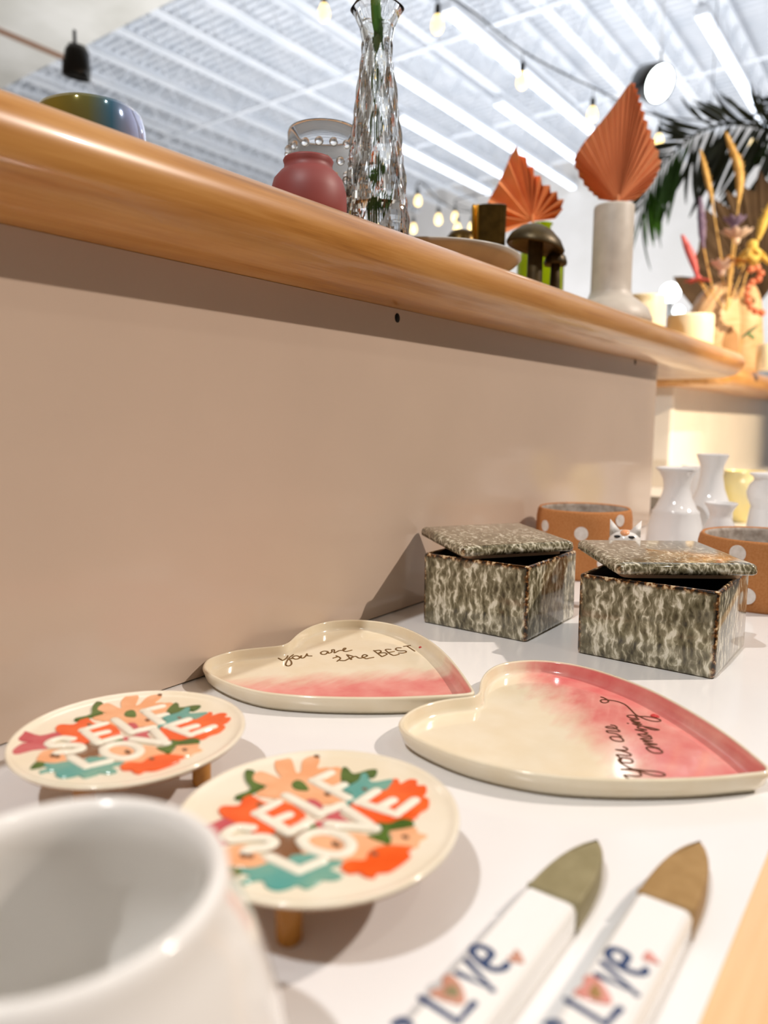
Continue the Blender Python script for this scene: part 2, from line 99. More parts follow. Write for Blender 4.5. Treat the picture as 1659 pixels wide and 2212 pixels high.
def obj(name, verts, faces, m, parent=None, smooth=True, loc=None, kind=None):
    me = bpy.data.meshes.new(name)
    me.from_pydata([tuple(v) for v in verts], [], faces); me.update()
    bm = bmesh.new(); bm.from_mesh(me); bmesh.ops.remove_doubles(bm, verts=bm.verts, dist=1e-6)
    bmesh.ops.recalc_face_normals(bm, faces=bm.faces); bm.to_mesh(me); bm.free()
    for p in me.polygons: p.use_smooth = smooth
    o = bpy.data.objects.new(name, me); COL.objects.link(o)
    for mm in (m if isinstance(m, (list, tuple)) else [m]): me.materials.append(mm)
    if parent: o.parent = parent
    if loc: o.location = loc
    if kind: o['kind'] = kind
    return o
def sharp(o, ang=35):
    bm = bmesh.new(); bm.from_mesh(o.data)
    for e in bm.edges:
        if len(e.link_faces) == 2 and e.calc_face_angle(0) > math.radians(ang): e.smooth = False
    bm.to_mesh(o.data); bm.free(); return o
def thing(name, label, cat, loc=(0, 0, 0), rz=0, group=None):
    o = bpy.data.objects.new(name, None); COL.objects.link(o); o.empty_display_size = 0.02
    o.location = loc; o.rotation_euler = (0, 0, rz); tag(o, label, cat, group); return o
def tag(o, label, cat, group=None):
    o['label'] = label; o['category'] = cat
    if group: o['group'] = group
    return o
class MB:
    def __init__(s): s.v = []; s.f = []
    def add(s, v, f):
        n = len(s.v); s.v += [tuple(x) for x in v]; s.f += [tuple(i+n for i in q) for q in f]; return s
    def box(s, x0, x1, y0, y1, z0, z1):
        v = [(x, y, z) for x in (x0, x1) for y in (y0, y1) for z in (z0, z1)]
        return s.add(v, [(0, 1, 3, 2), (4, 6, 7, 5), (0, 4, 5, 1), (2, 3, 7, 6), (0, 2, 6, 4), (1, 5, 7, 3)])
    def lathe(s, prof, n=48, c=(0, 0, 0), mod=None, closed=False):
        v = []; f = []
        for (r, z) in prof:
            for k in range(n):
                a = 2*math.pi*k/n; rr = r*(mod(a, z) if mod else 1)
                v.append((c[0]+rr*math.cos(a), c[1]+rr*math.sin(a), c[2]+z))
        m_ = len(prof)
        for i in range(m_-1 if not closed else m_):
            j = (i+1) % m_
            for k in range(n):
                k2 = (k+1) % n; f.append((i*n+k, i*n+k2, j*n+k2, j*n+k))
        if not closed:
            if prof[0][0] > 1e-6: f.append(tuple(range(n))[::-1])
            if prof[-1][0] > 1e-6: f.append(tuple((m_-1)*n+k for k in range(n)))
        return s.add(v, f)
    def tube(s, pts, rad, n=8, flat=1.0, upv=None, cap=True):
        pts = [Vector(p) for p in pts]; m_ = len(pts)
        rads = rad if isinstance(rad, (list, tuple)) else [rad]*m_
        P = []; R = []
        if cap:
            d0 = (pts[0]-pts[1]).normalized(); d1 = (pts[-1]-pts[-2]).normalized()
            P += [pts[0]+d0*rads[0]*0.95, pts[0]+d0*rads[0]*0.6]; R += [rads[0]*0.2, rads[0]*0.78]
        P += pts; R += list(rads)
        if cap: P += [pts[-1]+d1*rads[-1]*0.6, pts[-1]+d1*rads[-1]*0.95]; R += [rads[-1]*0.78, rads[-1]*0.2]
        v = []; f = []; last = None
        for i, p in enumerate(P):
            a = P[max(0, i-1)]; b = P[min(len(P)-1, i+1)]; t = (b-a).normalized()
            u = Vector(upv) if upv else (last if last else (Vector((0, 0, 1)) if abs(t.z) < 0.9 else Vector((1, 0, 0))))
            u = (u-t*u.dot(t)).normalized(); last = u; w = t.cross(u)
            for k in range(n):
                an = 2*math.pi*k/n; v.append(p+w*math.cos(an)*R[i]+u*math.sin(an)*R[i]*flat)
        for i in range(len(P)-1):
            for k in range(n):
                k2 = (k+1) % n; f.append((i*n+k, i*n+k2, (i+1)*n+k2, (i+1)*n+k))
        f.append(tuple(range(n))[::-1]); f.append(tuple((len(P)-1)*n+k for k in range(n)))
        return s.add(v, f)
    def ball(s, c, rx, ry=None, rz=None, n=12, m_=8):
        ry = ry or rx; rz = rz or rx
        v = [(c[0], c[1], c[2]-rz)]; f = []
        for i in range(1, m_):
            ph = -math.pi/2+math.pi*i/m_
            for k in range(n):
                a = 2*math.pi*k/n; v.append((c[0]+rx*math.cos(ph)*math.cos(a), c[1]+ry*math.cos(ph)*math.sin(a), c[2]+rz*math.sin(ph)))
        v.append((c[0], c[1], c[2]+rz)); top = len(v)-1
        for k in range(n):
            k2 = (k+1) % n; f.append((0, 1+k2, 1+k)); f.append((top, 1+(m_-2)*n+k, 1+(m_-2)*n+k2))
            for i in range(m_-2): f.append((1+i*n+k, 1+i*n+k2, 1+(i+1)*n+k2, 1+(i+1)*n+k))
        return s.add(v, f)
    def build(s, name, m, parent=None, smooth=True, **k): return obj(name, s.v, s.f, m, parent, smooth, **k)
def catmull(P, sub=4, closed=True):
    n = len(P); out = []
    rng = range(n) if closed else range(n-1)
    for i in rng:
        g = (lambda j: P[j % n]) if closed else (lambda j: P[min(max(j, 0), n-1)])
        p0, p1, p2, p3 = (Vector(g(i-1)), Vector(g(i)), Vector(g(i+1)), Vector(g(i+2)))
        for k in range(sub):
            t = k/sub
            out.append(0.5*((2*p1)+(p2-p0)*t+(2*p0-5*p1+4*p2-p3)*t*t+(3*p1-p0-3*p2+p3)*t**3))
    if not closed: out.append(Vector(P[-1]))
    return out
def area2(P): return sum(P[i][0]*P[(i+1) % len(P)][1]-P[(i+1) % len(P)][0]*P[i][1] for i in range(len(P)))/2
def offset(P, d):
    n = len(P); out = []
    for i in range(n):
        a = P[i-1]; b = P[(i+1) % n]; t = Vector((b[0]-a[0], b[1]-a[1])); t = t.normalized() if t.length > 1e-9 else Vector((1, 0))
        out.append(Vector((P[i][0]-t.y*d, P[i][1]+t.x*d)))
    return out
def rings(P, levels, cap0=True, cap1=True):
    """stack of outline rings (offset inward, z): a solid"""
    if area2(P) < 0: P = P[::-1]
    v = []; f = []; n = len(P)
    for (d, z) in levels:
        Q = offset(P, d) if abs(d) > 1e-9 else P
        v += [(q[0], q[1], z) for q in Q]
    for i in range(len(levels)-1):
        for k in range(n):
            k2 = (k+1) % n; f.append((i*n+k, i*n+k2, (i+1)*n+k2, (i+1)*n+k))
    if cap0: f.append(tuple(range(n))[::-1])
    if cap1: f.append(tuple((len(levels)-1)*n+k for k in range(n)))
    return v, f
def blob(pts_mm, z0, h, sub=3, ins=0.0003):
    P = catmull([Vector((p[0]/1000, p[1]/1000)) for p in pts_mm], sub)
    return rings(P, [(0, z0-0.0004), (0, z0+h*0.5), (ins, z0+h)])
def roundrect(x0, x1, y0, y1, r, n=6):
    P = []
    for cx, cy, a0 in ((x1-r, y1-r, 0), (x0+r, y1-r, 90), (x0+r, y0+r, 180), (x1-r, y0+r, 270)):
        for k in range(n+1):
            a = math.radians(a0+90*k/n); P.append(Vector((cx+r*math.cos(a), cy+r*math.sin(a))))
    return P

# ---------------------------------------------------------------- materials
def wood_mat(name, c_dark, c_mid, c_light, axis_scale=(1.2, 14, 14), rough=0.32, coat=0.35):
    m = mat(name, c_mid, rough, 0, coat)
    v = coords(m, axis_scale); f = noise(m, v, 3.0, 5, 0.55, 0.6)
    v2 = coords(m, (axis_scale[0]*2, axis_scale[1]*9, axis_scale[2]*9)); g = noise(m, v2, 4.0, 3, 0.6)
    s = mathn(m, 'ADD', mathn(m, 'MULTIPLY', f, 0.75), mathn(m, 'MULTIPLY', g, 0.25))
    L(m, ramp(m, s, [(0.30, c_dark), (0.45, c_mid), (0.62, c_light)]), bsdf(m).inputs['Base Color'])
    bump(m, g, 0.05, 0.0005)
    return m
M = {}
M['wood'] = wood_mat('maple', (150, 96, 40), (188, 130, 62), (208, 154, 88))
M['rail'] = wood_mat('pale_maple', (205, 155, 100), (228, 184, 130), (236, 200, 150), (1.2, 10, 10))
M['mango'] = wood_mat('mango_wood', (196, 150, 100), (222, 184, 138), (232, 200, 160), (6, 6, 30), 0.5, 0.0)
def lam(name, c, r):
    m = mat(name, c, r, 0, 0.0); v = coords(m); f = noise(m, v, 6, 4)
    c2 = tuple(x*0.97 for x in c)
    L(m, ramp(m, f, [(0.3, c2), (0.7, c)]), bsdf(m).inputs['Base Color'])
    g = noise(m, v, 9, 2); bump(m, g, 0.02, 0.002); return m
M['laminate'] = lam('blush_laminate', (206, 186, 168), 0.13)
M['panel2'] = lam('warm_white_laminate', (232, 224, 214), 0.15)
M['shelf'] = lam('shelf_laminate', (240, 239, 238), 0.16)
M['white'] = mat('white_glaze', (242, 240, 236), 0.12, 0, 0.4)
M['whiteb'] = mat('cool_white_glaze', (232, 233, 234), 0.10, 0, 0.4)
M['cream'] = noisy('cream_glaze', (236, 224, 198), (243, 234, 214), 30, 0.15, coat=0.5)
M['brown_body'] = noisy('brown_clay', (150, 104, 66), (176, 130, 88), 300, 0.7)
M['tan_leg'] = noisy('tan_leg', (176, 116, 40), (196, 138, 62), 80, 0.45)
def flat(n, a, b): return noisy(n, a, b, 60, 0.18, coat=0.5)
M['peach'] = flat('peach_glaze', (240, 168, 118), (246, 186, 142))
M['orange'] = flat('orange_glaze', (236, 84, 22), (244, 106, 44))
M['plum'] = flat('plum_glaze', (196, 72, 84), (206, 104, 108))
M['brownf'] = flat('brown_glaze', (122, 80, 50), (138, 96, 66))
M['greenf'] = flat('green_glaze', (60, 92, 30), (84, 116, 44))
M['teal'] = flat('teal_glaze', (84, 160, 152), (122, 172, 154))
M['letter'] = mat('raised_cream_glaze', (242, 236, 218), 0.12, 0, 0.5)
M['gold'] = mat('bronze_ink', (126, 92, 40), 0.35, 0.6)
M['ink'] = mat('dark_bronze_ink', (104, 62, 34), 0.35, 0.5)
M['navy'] = mat('navy_glaze', (26, 56, 104), 0.15, 0, 0.4)
M['dot_red'] = mat('coral_paint', (206, 60, 58), 0.3)
def heart_mat(name, lines):
    # blush brush paint: strength from signed distances (object space, metres) with brush noise
    m = mat(name, (238, 226, 200), 0.13, 0, 0.5)
    t = N(m, 'ShaderNodeTexCoord'); sp = N(m, 'ShaderNodeSeparateXYZ'); L(m, t.outputs['Object'], sp.inputs[0])
    v = coords(m, (30, 90, 30), (0, 0, lines[0][3])); n1 = noise(m, v, 1.0, 5, 0.6)
    n2 = noise(m, coords(m), 45, 4)
    acc = None
    for (nx, ny, c, _r, w) in lines:
        d = mathn(m, 'ADD', mathn(m, 'MULTIPLY', sp.outputs[0], nx), mathn(m, 'MULTIPLY', sp.outputs[1], ny))
        d = mathn(m, 'SUBTRACT', d, c)
        d = mathn(m, 'ADD', mathn(m, 'DIVIDE', d, w), mathn(m, 'MULTIPLY', mathn(m, 'SUBTRACT', n1, 0.5), 1.1))
        d = mathn(m, 'MULTIPLY', d, 1.0, True)
        acc = d if acc is None else mathn(m, 'MAXIMUM', acc, d)
    pink = ramp(m, n2, [(0.3, (222, 104, 106)), (0.55, (232, 140, 134)), (0.8, (240, 172, 160))])
    base = ramp(m, n2, [(0.3, (234, 220, 190)), (0.7, (240, 230, 206))])
    # paint only where the face looks up (inside of the tray)
    geo = N(m, 'ShaderNodeNewGeometry'); sg = N(m, 'ShaderNodeSeparateXYZ'); L(m, geo.outputs['Normal'], sg.inputs[0])
    at = N(m, 'ShaderNodeAttribute'); at.attribute_name = 'inside'
    fac = mathn(m, 'MULTIPLY', acc, at.outputs['Fac'])
    L(m, mix(m, mathn(m, 'MULTIPLY', fac, 0.95), base, pink), bsdf(m).inputs['Base Color'])
    return m
def tortoise(name, stretch, W=None, H=None):
    m = mat(name, (90, 88, 66), 0.10, 0, 0.6)
    v0 = coords(m); nz = N(m, 'ShaderNodeTexNoise'); nz.inputs['Scale'].default_value = 90; L(m, v0, nz.inputs['Vector'])
    vm = N(m, 'ShaderNodeVectorMath', operation='SCALE'); L(m, nz.outputs['Color'], vm.inputs[0]); vm.inputs['Scale'].default_value = 0.010
    va = N(m, 'ShaderNodeVectorMath', operation='ADD'); L(m, v0, va.inputs[0]); L(m, vm.outputs[0], va.inputs[1])
    mp = N(m, 'ShaderNodeMapping'); mp.inputs['Scale'].default_value = stretch; L(m, va.outputs[0], mp.inputs['Vector'])
    vo = N(m, 'ShaderNodeTexVoronoi', feature='F1'); vo.inputs['Scale'].default_value = 240; L(m, mp.outputs[0], vo.inputs['Vector'])
    st = N(m, 'ShaderNodeMapping'); st.inputs['Scale'].default_value = (stretch[0], stretch[1], stretch[2]*0.45); L(m, va.outputs[0], st.inputs['Vector'])
    n1 = noise(m, st.outputs[0], 500, 4, 0.6)
    n2 = noise(m, coords(m, (stretch[0], stretch[1], stretch[2])), 55, 3, 0.5)
    s = mathn(m, 'ADD', mathn(m, 'MULTIPLY', vo.outputs['Distance'], 0.55), mathn(m, 'MULTIPLY', n1, 0.62))
    s = mathn(m, 'ADD', s, mathn(m, 'MULTIPLY', mathn(m, 'SUBTRACT', n2, 0.5), 0.30))
    c = ramp(m, s, [(0.26, (26, 20, 12)), (0.36, (70, 64, 46)), (0.50, (104, 98, 74)), (0.62, (132, 126, 102)), (0.72, (190, 184, 160)), (0.80, (224, 220, 202))])
    if W:
        t = N(m, 'ShaderNodeTexCoord'); sp = N(m, 'ShaderNodeSeparateXYZ'); L(m, t.outputs['Object'], sp.inputs[0])
        ax = mathn(m, 'SUBTRACT', W/2, mathn(m, 'ABSOLUTE', sp.outputs[0])); ay = mathn(m, 'SUBTRACT', W/2, mathn(m, 'ABSOLUTE', sp.outputs[1]))
        az = mathn(m, 'ABSOLUTE', mathn(m, 'SUBTRACT', H, sp.outputs[2]))
        e1 = mathn(m, 'MAXIMUM', ax, ay); e = mathn(m, 'MINIMUM', e1, az)
        e = mathn(m, 'SUBTRACT', 1.0, mathn(m, 'MULTIPLY', e, 230.0), True)
        k = ramp(m, noise(m, coords(m, (1, 1, 1)), 260, 2, 0.5), [(0.44, (26, 16, 8)), (0.56, (120, 76, 34)), (0.64, (214, 190, 150))])
        e = mathn(m, 'MULTIPLY', e, 1.6, True)
        c = mix(m, e, c, k)
    L(m, c, bsdf(m).inputs['Base Color']); return m
M['terracotta'] = noisy('terracotta', (178, 116, 64), (188, 128, 76), 500, 0.85, bs=0.04, bd=0.0002)
M['pot_inside'] = noisy('speckled_inside', (150, 138, 126), (190, 180, 170), 120, 0.7)
M['dotwhite'] = noisy('dot_paint', (214, 206, 198), (230, 224, 220), 200, 0.6)
M['brass'] = None
M['rose'] = noisy('matte_rose_glass', (138, 68, 66), (152, 80, 78), 12, 0.5)
M['glass'] = mat('clear_glass', (0.98, 0.98, 0.96), 0.0, trans=1.0, ior=1.5)
M['hobglass'] = mat('pressed_glass', (1.0, 1.0, 1.0), 0.0, trans=1.0, ior=1.36)
M['greenglass'] = mat('chartreuse_glass', (196, 220, 10), 0.03, trans=0.6, ior=1.45)
M['bronze'] = noisy('bronze', (74, 56, 18), (96, 74, 30), 60, 0.28, metal=0.7)
M['bronze_dark'] = noisy('dark_bronze', (66, 54, 30), (88, 74, 44), 60, 0.42, metal=0.4)
M['goldm'] = mat('gold_edge', (212, 160, 60), 0.18, 1.0)
M['ivory'] = noisy('ivory_stoneware', (200, 192, 180), (212, 204, 192), 40, 0.45)
M['greyplate'] = noisy('grey_plate', (186, 184, 178), (200, 198, 190), 30, 0.3)
M['paper'] = noisy('dyed_palm', (214, 134, 86), (226, 150, 102), 30, 0.75, sc=(1, 1, 0.3))
M['paper2'] = noisy('dyed_palm_bright', (230, 138, 78), (240, 152, 94), 30, 0.75)
M['brownpalm'] = noisy('brown_palm', (66, 48, 32), (86, 66, 46), 10, 0.8)
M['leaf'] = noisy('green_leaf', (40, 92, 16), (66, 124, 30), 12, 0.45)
M['leaf_backlit'] = noisy('backlit_leaf', (44, 52, 34), (64, 74, 48), 12, 0.5)  # leaf green darkened: backlit shade of the fronds put into the colour
M['stem'] = noisy('flower_stem', (50, 78, 20), (78, 104, 34), 30, 0.5)
M['straw'] = noisy('straw', (222, 178, 104), (238, 200, 130), 60, 0.8)
M['yellow'] = noisy('yellow_petal', (236, 200, 96), (244, 214, 124), 20, 0.7)
M['pinkf'] = noisy('pink_grass', (216, 92, 100), (232, 130, 130), 40, 0.8)
M['lav'] = noisy('lavender_grass', (120, 104, 140), (150, 134, 164), 40, 0.85)
M['shellm'] = noisy('dried_shell_flower', (226, 196, 186), (240, 222, 208), 30, 0.5)
M['bead'] = noisy('coral_bead', (220, 120, 84), (234, 146, 110), 30, 0.4)
M['candle'] = noisy('cream_candle_glass', (250, 238, 200), (252, 244, 214), 20, 0.35)
M['yellowjar'] = noisy('warm_yellow_glass', (246, 226, 150), (250, 236, 180), 20, 0.2)
M['black'] = mat('black_housing', (14, 14, 16), 0.3, 0, 0.3)
M['blackhole'] = mat('hole_black', (16, 12, 10), 0.9)
M['cable'] = mat('cable', (40, 38, 36), 0.7)
M['steel'] = noisy('white_painted_steel', (226, 230, 236), (238, 240, 244), 2, 0.55)
M['deck'] = noisy('white_deck', (214, 218, 224), (230, 232, 236), 2, 0.6)
M['plaster'] = noisy('plaster', (206, 202, 192), (226, 222, 214), 1.2, 0.8)
M['wallp'] = noisy('pale_wall', (226, 221, 215), (234, 229, 224), 1.5, 0.8)
M['floor'] = noisy('concrete', (150, 142, 132), (176, 168, 158), 1.5, 0.45)
M['pipe'] = mat('brown_pipe', (150, 118, 98), 0.6)
M['tube'] = mat('fluorescent', (240, 246, 255), 0.4, emit=(236, 244, 255), es=1.8)
M['bulb'] = mat('warm_bulb', (255, 230, 170), 0.2, emit=(255, 220, 140), es=2.6)
M['spotface'] = mat('lamp_face', (255, 255, 255), 0.2, emit=(244, 255, 250), es=9.0)
M['gap_dark'] = mat('dark_interior', (60, 36, 20), 0.8)

# ---------------------------------------------------------------- room
SF = 1.452
def cy(y): return (y+0.4034)*SF-0.4034
def cx(x): return x*SF
ZC = 5.0
XE, YL = 14.95, 16.0
b = MB().box(-3, XE+0.2, -7, YL+0.2, -0.95, -0.85); b.build('floor', M['floor'], smooth=False, kind='structure')
b = MB().box(XE, XE+0.15, -7, YL, -0.85, 5.62); b.build('wall_far', M['wallp'], smooth=False, kind='structure')
b = MB().box(-3, XE, YL, YL+0.15, -0.85, 5.62); b.build('wall_left', M['wallp'], smooth=False, kind='structure')
# corrugated deck
v = []; f = []
x = 4.0; i = 0; y0, y1 = -7, YL
prof = []
while x < XE:
    prof += [(x, 5.50), (x+0.075, 5.50), (x+0.085, 5.545), (x+0.135, 5.545)]; x += 0.147
prof.append((XE, 5.5))
for (px, pz) in prof: v += [(px, y0, pz), (px, y1, pz)]
for k in range(len(prof)-1): f.append((2*k, 2*k+1, 2*k+3, 2*k+2))
n0 = len(v); v += [(4.0, y0, 5.62), (4.0, y1, 5.62), (XE, y0, 5.62), (XE, y1, 5.62)]; f.append((n0, n0+1, n0+3, n0+2))
ceil = obj('ceiling', v, f, M['deck'], smooth=False, kind='structure')
jy = [cy(1.39+0.52*k) for k in range(-5, 20)]
for k, y in enumerate(jy):
    if y > YL-0.3 or y < -2: continue
    b = MB()
    b.box(4.0, XE, y-0.062, y-0.012, ZC, ZC+0.012); b.box(4.0, XE, y+0.012, y+0.062, ZC, ZC+0.012)
    b.box(4.0, XE, y-0.014, y-0.008, ZC, ZC+0.06); b.box(4.0, XE, y+0.008, y+0.014, ZC, ZC+0.06)
    b.box(4.0, XE, y-0.06, y+0.06, 5.43, 5.495)
    x = 4.0+(k % 3)*0.2
    while x < XE-0.6:
        b.tube([(x, y, ZC+0.03), (x+0.3, y, 5.44)], 0.014, 5, cap=False); b.tube([(x+0.3, y, 5.44), (x+0.6, y, ZC+0.03)], 0.014, 5, cap=False); x += 0.6
    b.build('joist', M['steel'], ceil, smooth=False)
for x in (8.6, 11.4, 13.6):
    MB().box(x-0.03, x+0.03, -2, YL, ZC-0.02, ZC+0.0).build('bridging', M['steel'], ceil, smooth=False)
# plaster soffit in front of the open joists
b = MB().box(-3, 5.9, -7, YL, ZC-0.06, 5.62); b.build('ceiling_soffit', M['plaster'], smooth=False, kind='structure')
MB().box(0, 5.88, 9.25, 9.33, ZC-0.10, ZC-0.06).build('trim_1', M['pipe'], smooth=False, kind='structure')
# strip lights hung under joists
strips = [(5.93, 10.27, 3.97, 'strip light that ends in the gap between the two orange palm leaves'),
          (7.15, 9.35, 3.50, 'short strip light between two longer ones, above the left orange leaf'),
          (6.85, 10.1, 4.53, 'strip light that disappears behind the tip of the left orange leaf'),
          (7.5, 9.8, 5.03, 'lowest strip light, just above the far cluster of warm bulbs'),
          (5.36, 8.5, 3.0, 'strip light passing the near string bulbs and ending behind the tall orange leaf'),
          (6.6, 9.45, 1.39, 'rightmost strip light, above the green palm frond')]
for (xa, xb, y, lb) in strips:
    t = thing('strip_light', lb, 'ceiling light', (cx(xa), cy(y), ZC-0.115), 0, 'strip lights under the ceiling joists')
    Lx = cx(xb)-cx(xa)
    MB().box(0, Lx, -0.075, 0.075, 0.02, 0.085).build('housing', M['steel'], t, smooth=False)
    MB().tube([(0.03, -0.03, 0.0), (Lx-0.03, -0.03, 0.0)], 0.030, 10).build('lamp_tube', M['tube'], t)
    MB().tube([(0.03, 0.035, 0.0), (Lx-0.03, 0.035, 0.0)], 0.030, 10).build('lamp_tube', M['tube'], t)
    MB().box(-0.01, 0.03, -0.075, 0.075, -0.02, 0.02).build('end_cap', M['steel'], t, smooth=False)
    MB().box(Lx-0.03, Lx+0.01, -0.075, 0.075, -0.02, 0.02).build('end_cap', M['steel'], t, smooth=False)
# string lights
near = [((3.246, 2.429, 2.361), 'warm bulb on the string left of the vase mouth, highest in view'), ((3.424, 1.819, 2.197), 'warm bulb on the string just right of the vase mouth'),
        ((4.039, 1.645, 2.097), 'warm bulb on the string above the left orange palm leaf'), ((4.663, 1.475, 2.076), 'warm bulb half hidden behind the tall orange leaf'),
        ((5.211, 1.234, 2.028), 'warm bulb touching the right edge of the tall orange leaf'), ((5.238, 0.661, 1.885), 'warm bulb among the green palm frond at far right')]
far = [((5.612, 3.413, 2.098), 'far warm bulb hanging highest beside the crystal vase'), ((5.994, 3.721, 1.987), 'far warm bulb lowest beside the crystal vase foot'),
       ((5.528, 3.145, 1.885), 'far warm bulb hanging alone left of the paired ones'), ((6.415, 3.525, 2.152), 'far warm bulb, upper of the pair above the grey dish'),
       ((5.884, 3.173, 1.886), 'far warm bulb, lower of the pair above the grey dish'), ((6.502, 3.388, 2.051), 'far warm bulb nearest the bronze ribbed vase'),
       ((7.16, 1.408, 2.507), 'faint far warm bulb behind the upright straw grass heads')]
def bulb(p, lb, grp, s=1.0):
    t = thing('string_bulb', lb, 'light bulb', p, 0, grp)
    MB().lathe([(0.0, -0.052), (0.014, -0.049), (0.026, -0.036), (0.031, -0.018), (0.028, 0.004), (0.018, 0.028), (0.012, 0.042), (0.0, 0.044)], 20).build('glass', M['bulb'], t)
    MB().lathe([(0.0, 0.038), (0.014, 0.038), (0.016, 0.06), (0.015, 0.085), (0.006, 0.095), (0.0, 0.095)], 16).build('socket', M['black'], t)
    MB().tube([(0, 0, 0.09), (0, 0, 0.15 if p[0] < 7 else 2.48)], 0.003, 6).build('drop_cord', M['cable'], t)
for p, lb in near: bulb(p, lb, 'warm bulbs on the near string')
for p, lb in far: bulb(p, lb, 'warm bulbs far away')
def cord(pts, name, lb):
    P = catmull([Vector(p) for p in pts], 5, closed=False)
    tag(MB().tube(P, 0.005, 6).build(name, M['cable']), lb, 'cord')
n_ = [p for p, _ in near]
cord([(2.9, 3.1, 2.75)]+[(p[0], p[1], p[2]+0.150) for p in n_]+[(5.3, 0.1, 1.98)], 'light_string_cord', 'dark cord of the near string of warm bulbs')
cord([(6.6, 4.3, 2.5)]+[(p[0], p[1], p[2]+0.150) for p in (far[1][0], far[0][0])]+[(far[2][0][0], far[2][0][1], far[2][0][2]+0.150)]+[(p[0], p[1], p[2]+0.150) for p in (far[4][0], far[5][0], far[3][0])]+[(7.0, 3.2, 2.5)], 'light_string_cord', 'thin dark cord carrying the far cluster of warm bulbs')
# spot lamps
def can(name, loc, aim, r, h, lb, face, group=None):
    t = thing(name, lb, 'spotlight', loc); q = Vector(aim).normalized().to_track_quat('Z', 'Y')
    def R(mb):
        mb.v = [tuple(q @ Vector(p)) for p in mb.v]; return mb
    R(MB().lathe([(0, -h), (r*0.6, -h), (r*0.85, -h*0.8), (r, -h*0.3), (r, 0.0), (r*0.93, 0.0), (r*0.93, -0.02), (0, -0.025)], 28)).build('housing', M['black'], t)
    if face: R(MB().lathe([(0, 0.006), (r*0.6, 0.004), (r*0.95, -0.006), (r*0.95, -0.018), (0, -0.018)], 28)).build('lens', face, t)
    MB().tube([(0, 0, r*0.7), (0, 0, r*0.7+0.14)], 0.007, 8).tube([q @ Vector((r, 0, -h*0.4)), (0, 0, r*1.25), q @ Vector((-r, 0, -h*0.4))], 0.005, 6).build('bracket', M['black'], t)
    return t
can('spotlight', (6.18, 1.55, 2.79), (-0.40, -0.80, -0.45), 0.140, 0.24, 'black spotlight with glowing white face above the tall orange leaf', M['spotface'])
can('spotlight', (1.8209, 2.51, 1.545), (0.05, 0.25, -1.0), 0.055, 0.12, 'black unlit spotlight head under the plaster soffit at upper left', None)
# joist conduit that carries the near spotlight
tag(MB().tube([(6.18, 1.55, 3.02), (6.18, 1.55, 5.0)], 0.005, 8).build('hanging_rod', M['steel']), 'thin pale rod from the ceiling holding the glowing spotlight', 'rod')

# ---------------------------------------------------------------- fixtures
def extrude_x(prof, x0, x1, r_end=0.0):
    """profile in (y,z) swept along x, end rounded in plan at x1"""
    v = []; f = []; n = len(prof)
    ys = [p[0] for p in prof]; ymin = min(ys)
    st = [(x0, 0.0)]
    if r_end > 0:
        K = 8
        st.append((x1-r_end, 0))
        for k in range(1, K+1):
            a = math.pi/2*k/K; st.append((x1-r_end+r_end*math.sin(a), r_end*(1-math.cos(a))))
    else: st.append((x1, 0))
    for (x, d) in st:
        for (y, z) in prof:
            w = max(0.0, min(1.0, (0.05-y)/(0.05-ymin)))
            v.append((x, y+d*w, z))
    for i in range(len(st)-1):
        for k in range(n):
            k2 = (k+1) % n; f.append((i*n+k, i*n+k2, (i+1)*n+k2, (i+1)*n+k))
    f.append(tuple(range(n))[::-1]); f.append(tuple((len(st)-1)*n+k for k in range(n)))
    return v, f
prof = [(0.42, 0.2815), (0.0, 0.2815), (-0.012, 0.2820), (-0.024, 0.2843), (-0.034, 0.2885), (-0.042, 0.2945), (-0.048, 0.302), (-0.0505, 0.310), (-0.0498, 0.318), (-0.0462, 0.326), (-0.039, 0.3325), (-0.028, 0.337), (-0.012, 0.339), (0.42, 0.339)]
T = 0.339
v, f = extrude_x(prof, -1.2, 1.812, 0.025)
sharp(tag(obj('upper_shelf_board', v, f, M['wood']), 'long maple board with rounded nose forming the upper shelf', 'shelf'), 50)
# back panel (white glossy), standing on the lower shelf
t = thing('back_panel', 'glossy white laminate panel under the long maple upper shelf', 'panel', (0, 0, 0))
P = [Vector((-1.2, 0.0))]
for k in range(9):
    a = -math.pi/2+math.pi/2*k/8; P.append(Vector((1.335+0.025*math.cos(a), 0.025+0.025*math.sin(a))))
P += [Vector((1.36, 0.36)), Vector((-1.2, 0.36))]
v, f = rings(P, [(0, 0.0012), (0, 0.2812)]); sharp(obj('panel_sheet', v, f, M['laminate'], t), 40)
for hx, hz in ((0.562, 0.273), (1.22, 0.2778)):
    b = MB().lathe([(0.0, -0.0004), (0.0036, -0.0004), (0.0036, 0.003), (0, 0.003)], 20)
    b.v = [(hx+p[0], -0.0001+p[2], hz+p[1]*1.15) for p in b.v]; b.build('screw_hole', M['blackhole'], t)
# lower shelf
t = thing('lower_shelf', 'glossy white lower shelf carrying the plates, hearts and boxes', 'shelf', (0, 0, 0))
MB().box(-0.9, 1.86, -0.3587, 0.0, -0.03, 0.0).box(-0.9, 1.36, 0.0, 0.36, -0.03, 0.0).build('shelf_top', M['shelf'], t, smooth=False)
pr_ = [(-0.3587, -0.035), (-0.3587, -0.0006), (-0.372, -0.0006), (-0.392, -0.002), (-0.402, -0.008), (-0.406, -0.018), (-0.404, -0.028), (-0.397, -0.035)]
v, f = extrude_x(pr_, -0.9, 1.86); sharp(obj('front_rail', v, f, M['rail'], t), 50)
